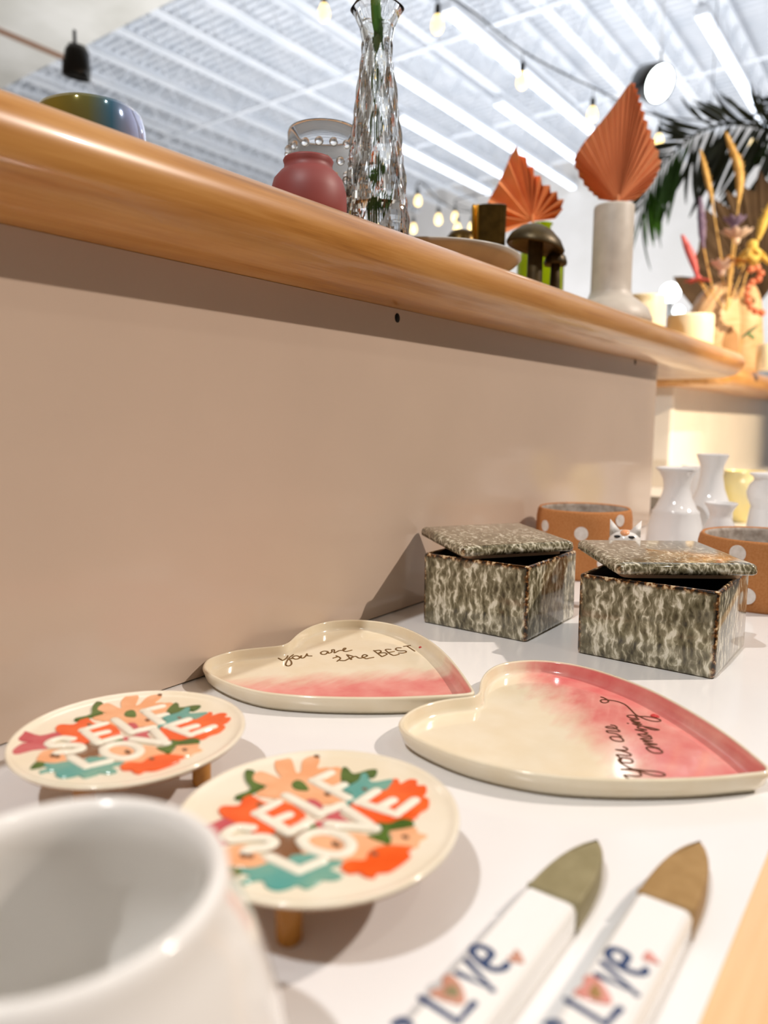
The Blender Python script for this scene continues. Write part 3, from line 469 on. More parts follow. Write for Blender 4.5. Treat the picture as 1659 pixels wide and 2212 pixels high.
# neighbouring fixture
t = thing('neighbouring_display_fixture', 'second white display fixture with maple board behind the far vases', 'display fixture', (0, 0, 0))
pb = roundrect(2.115, 3.8, 0.055, 0.75, 0.07)
v, f = rings(pb, [(0.02, 0.2815), (0.006, 0.287), (0, 0.300), (0, 0.318), (0.008, 0.334), (0.022, 0.339)]); sharp(obj('maple_board', v, f, M['wood'], t), 50)
pb = roundrect(2.165, 3.75, 0.2, 0.7, 0.012); v, f = rings(pb, [(0, 0.001), (0, 0.2815)]); sharp(obj('white_panel', v, f, M['panel2'], t), 40)
MB().box(1.88, 3.8, -0.3587, 0.75, -0.03, 0.0).build('white_shelf', M['shelf'], t, smooth=False)
MB().box(1.9, 3.8, 0.05, 0.7, -0.82, -0.03).build('base_cabinet', M['laminate'], t, smooth=False)
MB().box(1.88, 3.8, -0.404, -0.3587, -0.035, -0.001).build('front_rail', M['rail'], t, smooth=False)

# ---------------------------------------------------------------- self love plates
SH = DATA['shapes']; LT = DATA['letters']
order = [('brown_center', 'brownf', 'painted_centre', 0.0002), ('peach_bloom', 'peach', 'painted_flower', 0.0004), ('peach_flower', 'peach', 'painted_flower', 0.0005),
         ('plum_flower', 'plum', 'painted_flower', 0.0004), ('plum_petal', 'plum', 'painted_flower', 0.0007), ('orange_flower_left', 'orange', 'painted_flower', 0.0007),
         ('plum_flower_left', 'plum', 'painted_flower', 0.0006), ('peach_bloom_left', 'peach', 'painted_flower', 0.0005), ('teal_flower', 'teal', 'painted_flower', 0.0006),
         ('green_leaf_low', 'greenf', 'painted_leaf', 0.0008), ('orange_flower_right', 'orange', 'painted_flower', 0.0006), ('teal_flower_right', 'teal', 'painted_flower', 0.0009),
         ('green_leaf_top', 'greenf', 'painted_leaf', 0.0007), ('peach_bloom_right', 'peach', 'painted_flower', 0.0006), ('green_leaf_right', 'greenf', 'painted_leaf', 0.0009),
         ('orange_flower_low', 'orange', 'painted_flower', 0.0008), ('green_leaf_left', 'greenf', 'painted_leaf', 0.0009), ('green_bud', 'greenf', 'painted_leaf', 0.0009), ('green_sprig', 'greenf', 'painted_leaf', 0.0007)]
colname = {'brownf': 'brown', 'peach': 'peach', 'plum': 'plum red', 'orange': 'orange', 'teal': 'teal', 'greenf': 'green'}
def plate(loc, rz, lb):
    t = thing('footed_plate', lb, 'plate', loc, rz, 'small footed plates lettered SELF LOVE')
    md = lambda a, z: 1+0.012*math.sin(2*a+0.6)+0.007*math.sin(3*a+2)
    b = MB().lathe([(0, 0.0232), (0.03, 0.0234), (0.046, 0.0245), (0.0535, 0.0268), (0.0552, 0.0286), (0.0550, 0.0296), (0.0541, 0.0299), (0.0528, 0.0293), (0.0512, 0.0286), (0.0490, 0.0283), (0.025, 0.0282), (0, 0.0282)], 96, mod=md)
    o = b.build('dish', [M['cream'], M['brown_body']], t)
    for p in o.data.polygons:
        if p.normal.z < -0.05: p.material_index = 1
    z0 = 0.0284
    for (k, m_, nm, h) in order:
        v, f = blob([(p[0]*min(1, 51.5/max(math.hypot(*p), 1)), p[1]*min(1, 51.5/max(math.hypot(*p), 1))) for p in SH[k]], z0, h); q = obj(nm, v, f, M[m_], t); sharp(q, 25); q['label'] = colname[m_]+' glazed '+nm.replace('painted_', '')
    for nm, strokes in LT.items():
        b = MB()
        for s in strokes:
            P = [Vector((p[0]/1000, p[1]/1000, z0+0.0004)) for p in s]
            if nm in ('S', 'O'): P = catmull(P, 4, closed=False)
            else:
                Q = []
                for i in range(len(P)-1):
                    for j in range(4): Q.append(P[i].lerp(P[i+1], j/4))
                P = Q+[P[-1]]
            w = 0.0025 if nm not in ('S', 'O') else 0.0024
            for i in range(len(P)-1):
                pass
            b.tube(P, w, 12, 0.42, (0, 0, 1))
            for p in s[1:-1]: b.ball((p[0]/1000, p[1]/1000, z0+0.0004), w*1.02, w*1.02, w*0.42, 14, 8)
        q = b.build('raised_letter', M['letter'], t); q['label'] = 'raised cream letter '+nm[0]
    for i, p in enumerate(SH['dots']): MB().ball((p[0]/1000, p[1]/1000, z0+0.0008), 0.0011, 0.0016, 0.0005, 10, 6).build('painted_speck', M['brownf'], t)
    for a in (203, 323, 83):
        a = math.radians(a); c = (0.033*math.cos(a), 0.033*math.sin(a), 0)
        q = MB().lathe([(0, 0), (0.0038, 0), (0.0045, 0.0008), (0.0047, 0.012), (0.0052, 0.0245), (0, 0.0245)], 24, c).build('leg', M['tan_leg'], t)
    return t
plate((0.2041, -0.2220, 0), 0, 'footed SELF LOVE flower plate nearer the camera, beside the spreaders')
plate((0.2054, -0.0990, 0), DATA['rot'], 'footed SELF LOVE flower plate farther back, close to the wall panel')

# ---------------------------------------------------------------- heart trays
def heart(name, pts, loc, m, lb):
    t = thing(name, lb, 'tray', loc, 0, 'heart shaped trays')
    P = catmull([Vector((p[0]/1000, p[1]/1000)) for p in pts], 4)
    if area2(P) < 0: P = P[::-1]
    # smooth the traced outline a little
    for _ in range(4): P = [(P[i-1]+P[i]*2+P[(i+1) % len(P)])/4 for i in range(len(P))]
    lv = [(0.0075, 0.0), (0.0055, 0.0006), (0.0022, 0.0045), (0.0003, 0.0100), (0.0, 0.0116), (0.0006, 0.0125), (0.0018, 0.0126), (0.0024, 0.0115), (0.0031, 0.0075), (0.0040, 0.0053), (0.0056, 0.00435), (0.0080, 0.0043), (0.0100, 0.0043)]
    n = len(P); v = []; f = []
    C0 = sum(P, Vector((0, 0)))/n; Rm = sum((p-C0).length for p in P)/n
    for (d_, z_) in lv:
        for p in P:
            q = p-C0; k_ = 1-d_/max(q.length, 0.02)*0.5-d_/Rm*0.5; v.append((C0.x+q.x*k_, C0.y+q.y*k_, z_))
    for i in range(len(lv)-1):
        for k in range(n): k2 = (k+1) % n; f.append((i*n+k, i*n+k2, (i+1)*n+k2, (i+1)*n+k))
    f.append(tuple(range(n))[::-1]); m0 = (len(lv)-1)*n
    v.append((C0.x, C0.y, lv[-1][1])); cI = len(v)-1
    for k in range(n): f.append((m0+k, m0+(k+1) % n, cI))
    me = bpy.data.meshes.new('tray_body'); me.from_pydata(v, [], f); me.update()
    a = me.attributes.new('inside', 'FLOAT', 'POINT')
    for i in range(len(v)): a.data[i].value = 1.0 if i//n >= 7 else 0.0
    for p in me.polygons: p.use_smooth = True
    me.materials.append(m); o = bpy.data.objects.new('tray_body', me); COL.objects.link(o); o.parent = t
    return t
h1m = heart_mat('blush_heart_a', [(-0.69, -0.72, -0.022, 0.85, 0.03)])
h2m = heart_mat('blush_heart_b', [(0.725, -0.689, -0.006, -0.8, 0.035)])
t1 = heart('heart_tray', DATA['heart1'], (0.384, -0.1, 0), h1m, 'cream heart tray with pink near edge reading you are the BEST')
t2 = heart('heart_tray', DATA['heart2'], (0.377, -0.263, 0), h2m, 'cream heart tray with pink right side reading you are amazing')
def script(strokes, r, m, parent, nm='lettering'):
    b = MB()
    for s in strokes:
        P = [Vector((p[0]/1000, p[1]/1000, 0.0045)) for p in s]
        P = catmull(P, 5, closed=False) if len(P) > 2 else P
        b.tube(P, r, 8, 0.35, (0, 0, 1))
    return b.build(nm, m, parent)
q = script(DATA['best'], 0.00062, M['gold'], t1); q['label'] = 'bronze script reading you are the BEST'
v, f = blob(DATA['best_dot'], 0.0048, 0.0006); obj('tiny_heart', v, f, M['dot_red'], t1)
q = script(DATA['amaz'], 0.00055, M['ink'], t2); q['label'] = 'brown script reading you are amazing'
v, f = blob(DATA['amaz_dot'], 0.0046, 0.0004); obj('tiny_heart', v, f, M['dot_red'], t2)

# ---------------------------------------------------------------- love spreaders
def spreader(d, yc, tipx, hw, m_tip, lb):
    t = thing('love_spreader', lb, 'spreader', (0, 0, 0), 0, 'ceramic LOVE spreaders lying on the shelf')
    x0 = 0.120; xs = d['seam'][0][0]/1000
    def half(x):
        u = max(0.0, (x-xs)/(tipx-xs)); return hw*(1-u**2.3)**0.62 if u < 1 else 0
    def outl(xa, xb, tip):
        K = 24; P = []
        if not tip: return roundrect(xa, xb, yc-hw, yc+hw, 0.003, 4)
        for k in range(K+1):
            x = xa+(xb-xa)*math.sin(math.pi/2*k/K); P.append(Vector((x, yc-max(half(x), 0.0008))))
        for k in range(K, -1, -1):
            x = xa+(xb-xa)*math.sin(math.pi/2*k/K); P.append(Vector((x, yc+max(half(x), 0.0008))))
        return P
    v, f = rings(outl(x0, xs, False), [(0.002, 0.0003), (0, 0.003), (0, 0.0095), (0.0008, 0.0112), (0.0022, 0.0122)]); sharp(obj('handle', v, f, M['white'], t), 20)
    v, f = rings(outl(xs, tipx, True), [(0.0006, 0.0003), (0, 0.002), (0, 0.0098), (0.0004, 0.0110), (0.0012, 0.0117)]); q = sharp(obj('blade', v, f, m_tip, t), 20); q['label'] = 'unglazed blade tip'
    z = 0.0122
    for nm in ('L', 'V', 'e', 'o'):
        P = [Vector((p[0]/1000, p[1]/1000, z)) for p in d[nm]]
        if nm in 'eo': P = catmull(P, 4, closed=False)
        b = MB().tube(P, 0.0013, 10, 0.3, (0, 0, 1))
        for p in (P[1:-1] if nm in 'LV' else []): b.ball(p, 0.00115, 0.00115, 0.0004, 12, 6)
        if nm == 'e' : 
            a = Vector((d['e'][0][0]/1000, d['e'][0][1]/1000, z)); c = Vector((d['e'][6][0]/1000, d['e'][6][1]/1000, z)); b.tube([a, c], 0.0012, 10, 0.3, (0, 0, 1))
        q = b.build('painted_letter', M['navy'], t); q['label'] = 'navy letter '+nm
    v, f = blob(d['heart'], z, 0.0005); q = obj('painted_heart', v, f, d['hm'], t); q['label'] = 'pink heart standing for the letter o'
    v, f = blob(d['heart_in'], z+0.0004, 0.0004); q = obj('painted_heart', v, f, m_tip, t); q['label'] = 'small heart inside the pink one'
    v, f = blob(d['hs'], z, 0.0005); q = obj('painted_heart', v, f, d['hm'], t); q['label'] = 'small pink heart after the word'
    return t
M['olive_clay'] = noisy('olive_clay', (138, 128, 92), (150, 140, 104), 150, 0.6)
M['tan_clay'] = noisy('tan_clay', (158, 124, 74), (170, 136, 86), 150, 0.6)
M['pinkh'] = mat('pink_heart_glaze', (206, 150, 128), 0.15, 0, 0.4)
M['pinkh2'] = mat('rose_heart_glaze', (222, 150, 138), 0.15, 0, 0.4)
d = DATA['spA']; d['hm'] = M['pinkh']; spreader(d, -0.3042, 0.2815, 0.0100, M['olive_clay'], 'white Love spreader with olive grey tip, next to the near plate')
d = DATA['spB']; d['hm'] = M['pinkh2']; spreader(d, -0.3378, 0.3060, 0.0100, M['tan_clay'], 'white Love spreader with tan brown tip, nearest the wooden rail')

# ---------------------------------------------------------------- lidded boxes
BW, BH = 0.1025, 0.0636
M['tort'] = tortoise('tortoise_glaze', (1, 1, 0.32), BW, BH)
M['tortlid'] = tortoise('tortoise_lid_glaze', (1.5, 0.8, 1), 0.109, 10.0)
M['claybuff'] = noisy('buff_clay', (206, 176, 150), (220, 192, 166), 60, 0.5)
M['inside_black'] = mat('black_inside', (12, 10, 8), 0.3)
def tbox(loc, lidrot, lidoff, lb):
    t = thing('lidded_box', lb, 'box', loc, 0, 'square tortoiseshell glazed boxes')
    P = roundrect(-BW/2, BW/2, -BW/2, BW/2, 0.004, 5)
    v, f = rings(P, [(0.0025, 0.0), (0.0004, 0.0012), (0, 0.004), (0, BH-0.002), (0.0007, BH-0.0005), (0.002, BH), (0.0035, BH-0.0006), (0.0042, BH-0.003), (0.0046, 0.008)])
    o = obj('box_body', v, f, [M['tort'], M['inside_black']], t)
    for p in o.data.polygons:
        if p.center.z < BH-0.0002 and (abs(p.center.x) < BW/2-0.0034 and abs(p.center.y) < BW/2-0.0034) and p.center.z > 0.003: p.material_index = 1
    l = bpy.data.objects.new('lid', None)
    hw = 0.0545
    P = roundrect(-hw, hw, -hw, hw, 0.007, 6)
    v, f = rings(P, [(0.0015, 0.0), (0.0002, 0.001), (0, 0.0035), (0.0008, 0.0064), (0.0028, 0.0078), (0.0045, 0.0083), (0.0062, 0.0085)])
    lid = obj('lid', v, f, M['tortlid'], t)
    lid.rotation_euler = lidrot; lid.location = lidoff
    P = roundrect(-0.046, 0.046, -0.046, 0.046, 0.007, 6)
    v, f = rings(P, [(0.0, -0.0042), (0, 0.0002)]); q = sharp(obj('lid_lip', v, f, M['claybuff'], lid), 40); q['label'] = 'unglazed buff lip'
    return t
tbox((0.5995, -0.0920, 0), (math.radians(1.6), math.radians(-0.5), math.radians(-37)), (0.013, 0.015, BH+0.0052), 'tortoiseshell glazed lidded box against the wall panel, farther one')
tbox((0.5995, -0.2375, 0), (math.radians(0.8), math.radians(0.3), math.radians(-52)), (0.018, 0.010, BH+0.0047), 'tortoiseshell glazed lidded box nearer the shelf front')

# ---------------------------------------------------------------- dotted pots
def pot(loc, r, h, dots, lb):
    t = thing('dotted_pot', lb, 'pot', loc, 0, 'terracotta pots with white dots')
    b = MB().lathe([(0, 0), (r*0.93, 0), (r*0.97, 0.003), (r*1.0, h*0.4), (r*0.985, h*0.86), (r*0.96, h*0.965), (r*0.93, h), (r*0.89, h*0.985), (r*0.875, h*0.93), (r*0.87, 0.012), (0, 0.01)], 64)
    o = b.build('pot_body', [M['terracotta'], M['pot_inside']], t)
    for p in o.data.polygons:
        c = p.center
        if math.hypot(c.x, c.y) < r*0.885 and c.z > 0.006: p.material_index = 1
    for (a, z, dr) in dots:
        v = []; K = 20; a = math.radians(a)
        v.append((0, 0))
        for k in range(K): v.append((dr*math.cos(2*math.pi*k/K), dr*math.sin(2*math.pi*k/K)))
        W_ = []
        for off in (0.0003, -0.0006):
            for (u_, w_) in v:
                rr = r*(1.0 if z < h*0.6 else 0.99)+off; W_.append((rr*math.cos(a+u_/r), rr*math.sin(a+u_/r), z+w_))
        F = [(0, 1+k, 1+(k+1) % K) for k in range(K)]+[(K+1, K+2+(k+1) % K, K+2+k) for k in range(K)]+[(1+k, K+2+k, K+2+(k+1) % K, 1+(k+1) % K) for k in range(K)]
        obj('white_dot', W_, F, M['dotwhite'], t, smooth=False)
    return t
pot((0.8555, -0.0680, 0), 0.0565, 0.080, [(150, 0.060, 0.0066), (199, 0.0555, 0.0078), (247, 0.0700, 0.0068), (226, 0.022, 0.0076), (174, 0.022, 0.0076), (272, 0.034, 0.0066)], 'brown clay pot with white dots behind the farther box')
pot((0.832, -0.2690, 0), 0.0640, 0.069, [(168, 0.0565, 0.0080), (178, 0.0165, 0.0080), (140, 0.026, 0.0078), (206, 0.040, 0.0080), (225, 0.018, 0.0078)], 'brown clay pot with white dots at the right behind the nearer box')

# ---------------------------------------------------------------- cat figurine peeking over the box
t = thing('cat_figurine', 'small white cat figurine with orange patch between box and pot', 'figurine', (0.722, -0.163, 0), math.radians(195)); t.scale = (1.12, 1.25, 1.06)
P = [(0.0, 0), (0.012, 0), (0.0145, 0.006), (0.0145, 0.02), (0.012, 0.036), (0.009, 0.048), (0.0, 0.052)]
MB().lathe(P, 24).build('body', M['white'], t)
hd = MB().ball((0.001, 0, 0.061), 0.0115, 0.0125, 0.0112, 20, 14).ball((0.010, 0, 0.056), 0.005, 0.006, 0.0042, 12, 8)
for s in (-1, 1):
    base = [(0.004, s*0.0115, 0.066), (0.0055, s*0.0025, 0.0705), (-0.003, s*0.007, 0.068)]
    tip = (0.000, s*0.0118, 0.0815)
    hd.add(base+[tip], [(0, 1, 2), (0, 3, 1), (1, 3, 2), (2, 3, 0)])
hd.build('head', M['white'], t)
MB().ball((0.0035, 0, 0.0685), 0.007, 0.0045, 0.0042, 14, 8).build('orange_patch', M['peach'], t)
for s in (-1, 1): MB().ball((0.0098, s*0.0052, 0.0668), 0.0016, 0.0027, 0.0013, 12, 8).build('eye', M['black'], t)

# ---------------------------------------------------------------- white bud vases on the lower shelf
def vase(name, loc, prof, lb, m='whiteb', grp='white bud vases at the end of the lower shelf', n=40):
    h = prof[-1][1]; inner = [(max(r-0.0025, 0.001), z) for (r, z) in prof[::-1] if z > 0.012]
    full = [(0, 0)]+prof+[(prof[-1][0]-0.0012, prof[-1][1]+0.0008)]+inner+[(0, 0.012)]
    o = MB().lathe(full, n).build(name, M[m]); o.location = loc; tag(o, lb, 'vase', grp); return o
vase('bud_vase', (1.061, -0.118, 0), [(0.036, 0), (0.038, 0.01), (0.0355, 0.04), (0.031, 0.058), (0.0315, 0.060), (0.028, 0.063), (0.020, 0.080), (0.017, 0.092), (0.0185, 0.104), (0.024, 0.114), (0.029, 0.1195)], 'white bud vase with flared mouth, leftmost of the far vases')
vase('bud_vase', (1.405, -0.062, 0), [(0.022, 0), (0.025, 0.017), (0.021, 0.038), (0.019, 0.050), (0.020, 0.068), (0.0225, 0.085), (0.0265, 0.099), (0.029, 0.1045)], 'white bud vase hidden behind the leftmost flared one')
vase('bud_vase', (1.172, -0.137, 0), [(0.030, 0), (0.032, 0.03), (0.031, 0.062), (0.026, 0.066), (0.019, 0.085), (0.0155, 0.105), (0.0165, 0.119), (0.0225, 0.1345), (0.0225, 0.135)], 'tallest slim white bud vase with a flared mouth')
vase('bud_vase', (0.978, -0.194, 0), [(0.020, 0), (0.024, 0.02), (0.020, 0.05), (0.0135, 0.064), (0.012, 0.069), (0.015, 0.076), (0.0195, 0.0835)], 'short white bud vase with small lip behind the right dotted pot')
vase('bud_vase', (1.244, -0.2080, 0), [(0.028, 0), (0.034, 0.02), (0.030, 0.052), (0.0285, 0.056), (0.034, 0.068), (0.036, 0.078), (0.033, 0.089), (0.0265, 0.097), (0.0275, 0.101), (0.034, 0.106)], 'white bulging vase cut by the right edge of the photo')
vase('yellow_jar', (1.50, -0.120, 0), [(0.022, 0), (0.03, 0.015), (0.042, 0.045), (0.045, 0.062), (0.042, 0.078), (0.035, 0.088), (0.036, 0.094)], 'glowing pale yellow jar behind the white vases', 'yellowjar', 'warm lit jars behind the vases')
vase('cream_cup', (1.60, -0.275, 0), [(0.026, 0), (0.030, 0.05), (0.032, 0.085), (0.028, 0.112), (0.025, 0.116)], 'pale cream cup standing behind the rightmost vase', 'yellowjar', 'warm lit jars behind the vases')

# ---------------------------------------------------------------- foreground pot
t = thing('white_pot', 'blurred white glazed pot in the lower left foreground', 'pot', (0.079, -0.2561, 0))
MB().lathe([(0, 0), (0.044, 0), (0.049, 0.004), (0.0515, 0.020), (0.050, 0.038), (0.0455, 0.056), (0.0405, 0.069), (0.0376, 0.076), (0.0374, 0.0792), (0.0355, 0.0808), (0.0335, 0.0795), (0.0325, 0.076), (0.034, 0.068), (0.041, 0.052), (0.0455, 0.036), (0.046, 0.018), (0.04, 0.008), (0, 0.006)], 80).build('pot_body', M['white'], t)

# ---------------------------------------------------------------- things on the upper shelf
# mirrored bowl
m = mat('gold_painted_reflections', (190, 170, 90), 0.10, 0.45, 0.8)
geo = N(m, 'ShaderNodeTexCoord'); sp = N(m, 'ShaderNodeSeparateXYZ'); L(m, geo.outputs['Object'], sp.inputs[0])
s = mathn(m, 'ADD', mathn(m, 'MULTIPLY', mathn(m, 'SUBTRACT', sp.outputs[0], sp.outputs[1]), 14.0), 0.45)
L(m, ramp(m, s, [(0.15, (150, 130, 40)), (0.55, (120, 120, 70)), (0.8, (70, 120, 150)), (1.0, (170, 180, 220))]), bsdf(m).inputs['Base Color'])  # gold body; the blue side has mirror reflections painted into its colour
t = thing('mirrored_bowl', 'gold mirrored bowl with painted blue reflections at the left end of the upper shelf', 'bowl', (0.2934, 0.050, T))
b = MB().lathe([(0, 0), (0.026, 0), (0.031, 0.005), (0.0335, 0.014), (0.0332, 0.026), (0.0318, 0.0335), (0.0308, 0.0358), (0.0292, 0.034), (0.0308, 0.026), (0.031, 0.014), (0.027, 0.005), (0, 0.003)], 64, mod=lambda a, z: 1+0.02*math.sin(3*a+1)+0.008*math.sin(7*a)); b.build('bowl', m, t)
# rose jar
t = thing('rose_jar', 'matte rose pink round jar with short neck beside the crystal vase', 'jar', (0.4900, 0.042, T))
J = 0.91
MB().lathe([(r_, z_*J) for r_, z_ in [(0, 0), (0.024, 0), (0.030, 0.006), (0.0325, 0.020), (0.0322, 0.034), (0.029, 0.046), (0.0235, 0.053), (0.0205, 0.0555), (0.0202, 0.0600), (0.0212, 0.0632), (0.0205, 0.0648), (0.019, 0.0635), (0.0185, 0.056), (0.026, 0.046), (0.029, 0.03), (0.027, 0.008), (0, 0.006)]], 64).build('jar_body', M['rose'], t)
# hobnail glass
t = thing('hobnail_glass', 'clear hobnail glass cup behind the rose pink jar', 'glass', (0.5763, 0.100, T))
b = MB().lathe([(0, 0), (0.030, 0), (0.0335, 0.004), (0.0345, 0.06), (0.0347, 0.104), (0.0352, 0.116), (0.0345, 0.119), (0.0332, 0.118), (0.0322, 0.10), (0.0318, 0.01), (0, 0.008)], 48)
for r_ in range(6):
    for k in range(16):
        a = 2*math.pi*(k+0.5*(r_ % 2))/16; b.ball((0.0345*math.cos(a), 0.0345*math.sin(a), 0.018+r_*0.0162), 0.0042, 0.0042, 0.0042, 8, 6)
b.build('glass_body', M['hobglass'], t)
# crystal vase
t = thing('crystal_vase', 'tall clear cut crystal bud vase holding a green stem', 'vase', (0.5885, 0.045, T))
def cut(a, z):
    if z > 0.188: return 1+0.03*math.cos(6*a)*min(1, (z-0.188)/0.02)
    return 1+0.10*abs(math.sin(4*a+math.pi*z/0.040))*abs(math.cos(4*a-math.pi*z/0.040))+0.03*math.cos(8*a)
pv = [(0.0275, 0.0), (0.0285, 0.004), (0.0280, 0.02), (0.0265, 0.045), (0.0235, 0.08), (0.0205, 0.11), (0.0175, 0.14), (0.0145, 0.165), (0.0128, 0.178), (0.0125, 0.188), (0.0150, 0.203), (0.0195, 0.214), (0.0235, 0.2195)]
zz = []
for i in range(len(pv)-1):
    for k in range(5):
        u = k/5; zz.append(((pv[i][0]*(1-u)+pv[i+1][0]*u)*1.07, pv[i][1]*(1-u)+pv[i+1][1]*u))
zz.append(pv[-1])
inner = [(max(r-0.0055 if z < 0.15 else r-0.0032, 0.006), z) for (r, z) in pv[::-1] if z > 0.02]
ni = 100
b = MB().lathe([(0, 0)]+zz, ni, mod=cut)
b.f.pop() if False else None
vv = b.v; ff = b.f
top = [q for q in ff if len(q) == ni]
for q in top: ff.remove(q)
base_i = (len(zz))*ni
n1 = len(vv)
for (r, z) in inner:
    for k in range(ni):
        a = 2*math.pi*k/ni; vv.append((r*math.cos(a), r*math.sin(a), z))
for k in range(ni):
    k2 = (k+1) % ni; ff.append((base_i+k, base_i+k2, n1+k2, n1+k))
for i in range(len(inner)-1):
    for k in range(ni):
        k2 = (k+1) % ni; ff.append((n1+i*ni+k, n1+i*ni+k2, n1+(i+1)*ni+k2, n1+(i+1)*ni+k))
ff.append(tuple(n1+(len(inner)-1)*ni+k for k in range(ni)))
o = obj('vase_body', vv, ff, M['glass'], t, smooth=False)
st = thing('flower_stem', 'dark green flower stem with leaves standing in the crystal vase', 'plant stem', (0.5885, 0.045, T+0.028))
MB().tube([(0.001, 0, 0), (-0.001, 0.001, 0.05), (0.001, 0, 0.10), (0.0, 0.001, 0.15), (-0.001, 0, 0.20), (0.002, 0.0, 0.26)], [0.0013, 0.0014, 0.0015, 0.0018, 0.0022, 0.0026], 8).build('stalk', M['stem'], st)
def leafmesh(p0, d, ln, w, m_, parent, nm='leaf', bend=0.15, side=None):
    d = Vector(d).normalized(); s_ = Vector(side) if side else d.cross(Vector((0, 0, 1)))
    if s_.length < 1e-3: s_ = Vector((1, 0, 0))
    s_ = s_.normalized(); nrm = s_.cross(d).normalized(); K = 8; v = []; f = []
    for off in (0.0004, -0.0004):
        for i in range(K+1):
            u = i/K; ww = w*math.sin(math.pi*min(1, u*0.96+0.02))**0.8/2
            c = Vector(p0)+d*ln*u+nrm*(bend*ln*u*u)
            v += [c-s_*ww+nrm*(ww*0.3+off), c+nrm*off, c+s_*ww+nrm*(ww*0.3+off)]
    n = 3*(K+1)
    for i in range(K):
        for j in range(2):
            a = 3*i+j; f.append((a, a+1, a+4, a+3)); f.append((n+a, n+a+3, n+a+4, n+a+1))
        f.append((3*i, 3*i+3, n+3*i+3, n+3*i)); f.append((3*i+2, n+3*i+2, n+3*i+5, 3*i+5))
    return obj(nm, v, f, m_, parent)
for (z, a, e, ln, w) in [(0.005, 30, 1.2, 0.02, 0.006), (0.008, 200, 1.3, 0.02, 0.006), (0.012, 300, 1.2, 0.022, 0.007), (0.03, 100, 1.5, 0.022, 0.006), (0.035, 250, 1.4, 0.02, 0.006), (0.15, 20, 3, 0.05, 0.010), (0.165, 200, 3, 0.05, 0.012), (0.185, 310, 2.5, 0.05, 0.020), (0.19, 130, 2.5, 0.055, 0.020)]:
    a = math.radians(a); leafmesh((0, 0, z), (math.cos(a), math.sin(a), e), ln, w, M['leaf'], st)
# grey dish
t = thing('grey_dish', 'shallow pale grey dish on the upper shelf in front of the bronze vase', 'dish', (0.752, 0.104, T))
MB().lathe([(0, 0), (0.06, 0), (0.066, 0.003), (0.092, 0.012), (0.112, 0.0225), (0.1175, 0.0275), (0.1172, 0.0290), (0.115, 0.0285), (0.09, 0.0155), (0.06, 0.007), (0, 0.006)], 96).build('dish_body', M['greyplate'], t)
t = thing('gold_knob_jar', 'low gold rimmed jar peeking over the grey dish', 'jar', (0.955, 0.170, T))
MB().lathe([(0, 0), (0.024, 0), (0.028, 0.02), (0.026, 0.088), (0.022, 0.103), (0.016, 0.111), (0.008, 0.1135), (0, 0.114)], 40).build('jar_body', M['bronze'], t)
# bronze ribbed vase
t = thing('ribbed_bronze_vase', 'dark bronze ribbed vase with gold edge, behind the mushrooms', 'vase', (0.9709, 0.130, T), math.radians(36))
b = MB()
P = []
for k in range(64):
    a = 2*math.pi*k/64; c_, s_ = math.cos(a), math.sin(a)
    P.append(Vector((0.009*(abs(c_)**0.6)*(1 if c_ > 0 else -1), 0.0185*(abs(s_)**0.6)*(1 if s_ > 0 else -1)))*(1+0.03*math.cos(16*a)))
v, f = rings(P, [(0.002, 0.0), (0, 0.003), (0, 0.07), (-0.0015, 0.144), (0.001, 0.1455), (0.004, 0.144), (0.004, 0.05)])
sharp(obj('vase_body', v, f, M['bronze'], t), 50)
for yy in (0.0205, 0.0262): MB().tube([(-0.003, yy, 0.003), (-0.003, yy, 0.07), (-0.003, yy, 0.143)], 0.0030, 10).build('gold_edge', M['goldm'], t)
# mushrooms
def ribcap(a, z): return 1+0.012*math.cos(36*a)
t = thing('mushroom_figurine', 'dark bronze mushroom pair, one tall and one short, on the upper shelf', 'figurine', (0.9889, 0.070, T))
H_ = 0.4315-T
cap = MB().lathe([(0, H_+0.022), (0.008, H_+0.0213), (0.022, H_+0.0155), (0.034, H_+0.004), (0.040, H_-0.008), (0.0385, H_-0.011), (0.030, H_-0.007), (0.016, H_+0.001), (0.008, H_+0.001), (0, H_+0.001)], 72, mod=ribcap)
cap.v = [(p[0]+(p[2]-H_)*0.15, p[1]*1.0, p[2]-p[0]*0.22*0.6+p[1]*0.16) for p in cap.v]
cap.build('tall_cap', M['bronze_dark'], t)
MB().tube([(0.0, 0, 0.0), (-0.001, 0, 0.03), (0.0, 0, H_+0.003)], [0.0135, 0.011, 0.0105], 20).build('tall_stem', M['bronze_dark'], t)
c = (0.0344, -0.015); h2 = 0.4059-T
MB().lathe([(0, h2+0.0165), (0.007, h2+0.0155), (0.014, h2+0.008), (0.0165, h2), (0.0155, h2-0.004), (0.007, h2-0.001), (0, h2-0.001)], 48, (c[0], c[1], 0), mod=ribcap).build('short_cap', M['bronze_dark'], t)
MB().tube([(c[0], c[1], 0), (c[0], c[1], h2)], [0.0085, 0.0065], 16).build('short_stem', M['bronze_dark'], t)
MB().lathe([(0, 0), (0.03, 0), (0.031, 0.003), (0.028, 0.006), (0, 0.006)], 32, (0.014, -0.006, 0)).build('foot', M['bronze_dark'], t)
# chartreuse glass with lower orange leaf
t = thing('chartreuse_glass_vase', 'yellow green glass vase standing behind the bronze mushrooms', 'vase', (1.1980, 0.160, T))
MB().lathe([(0, 0), (0.036, 0), (0.039, 0.004), (0.039, 0.11), (0.030, 0.135), (0.016, 0.148), (0.015, 0.166), (0.0185, 0.171), (0.016, 0.171), (0.0125, 0.160), (0.013, 0.148), (0.028, 0.13), (0.036, 0.108), (0.036, 0.008), (0, 0.006)], 40).build('vase_body', M['greenglass'], t)
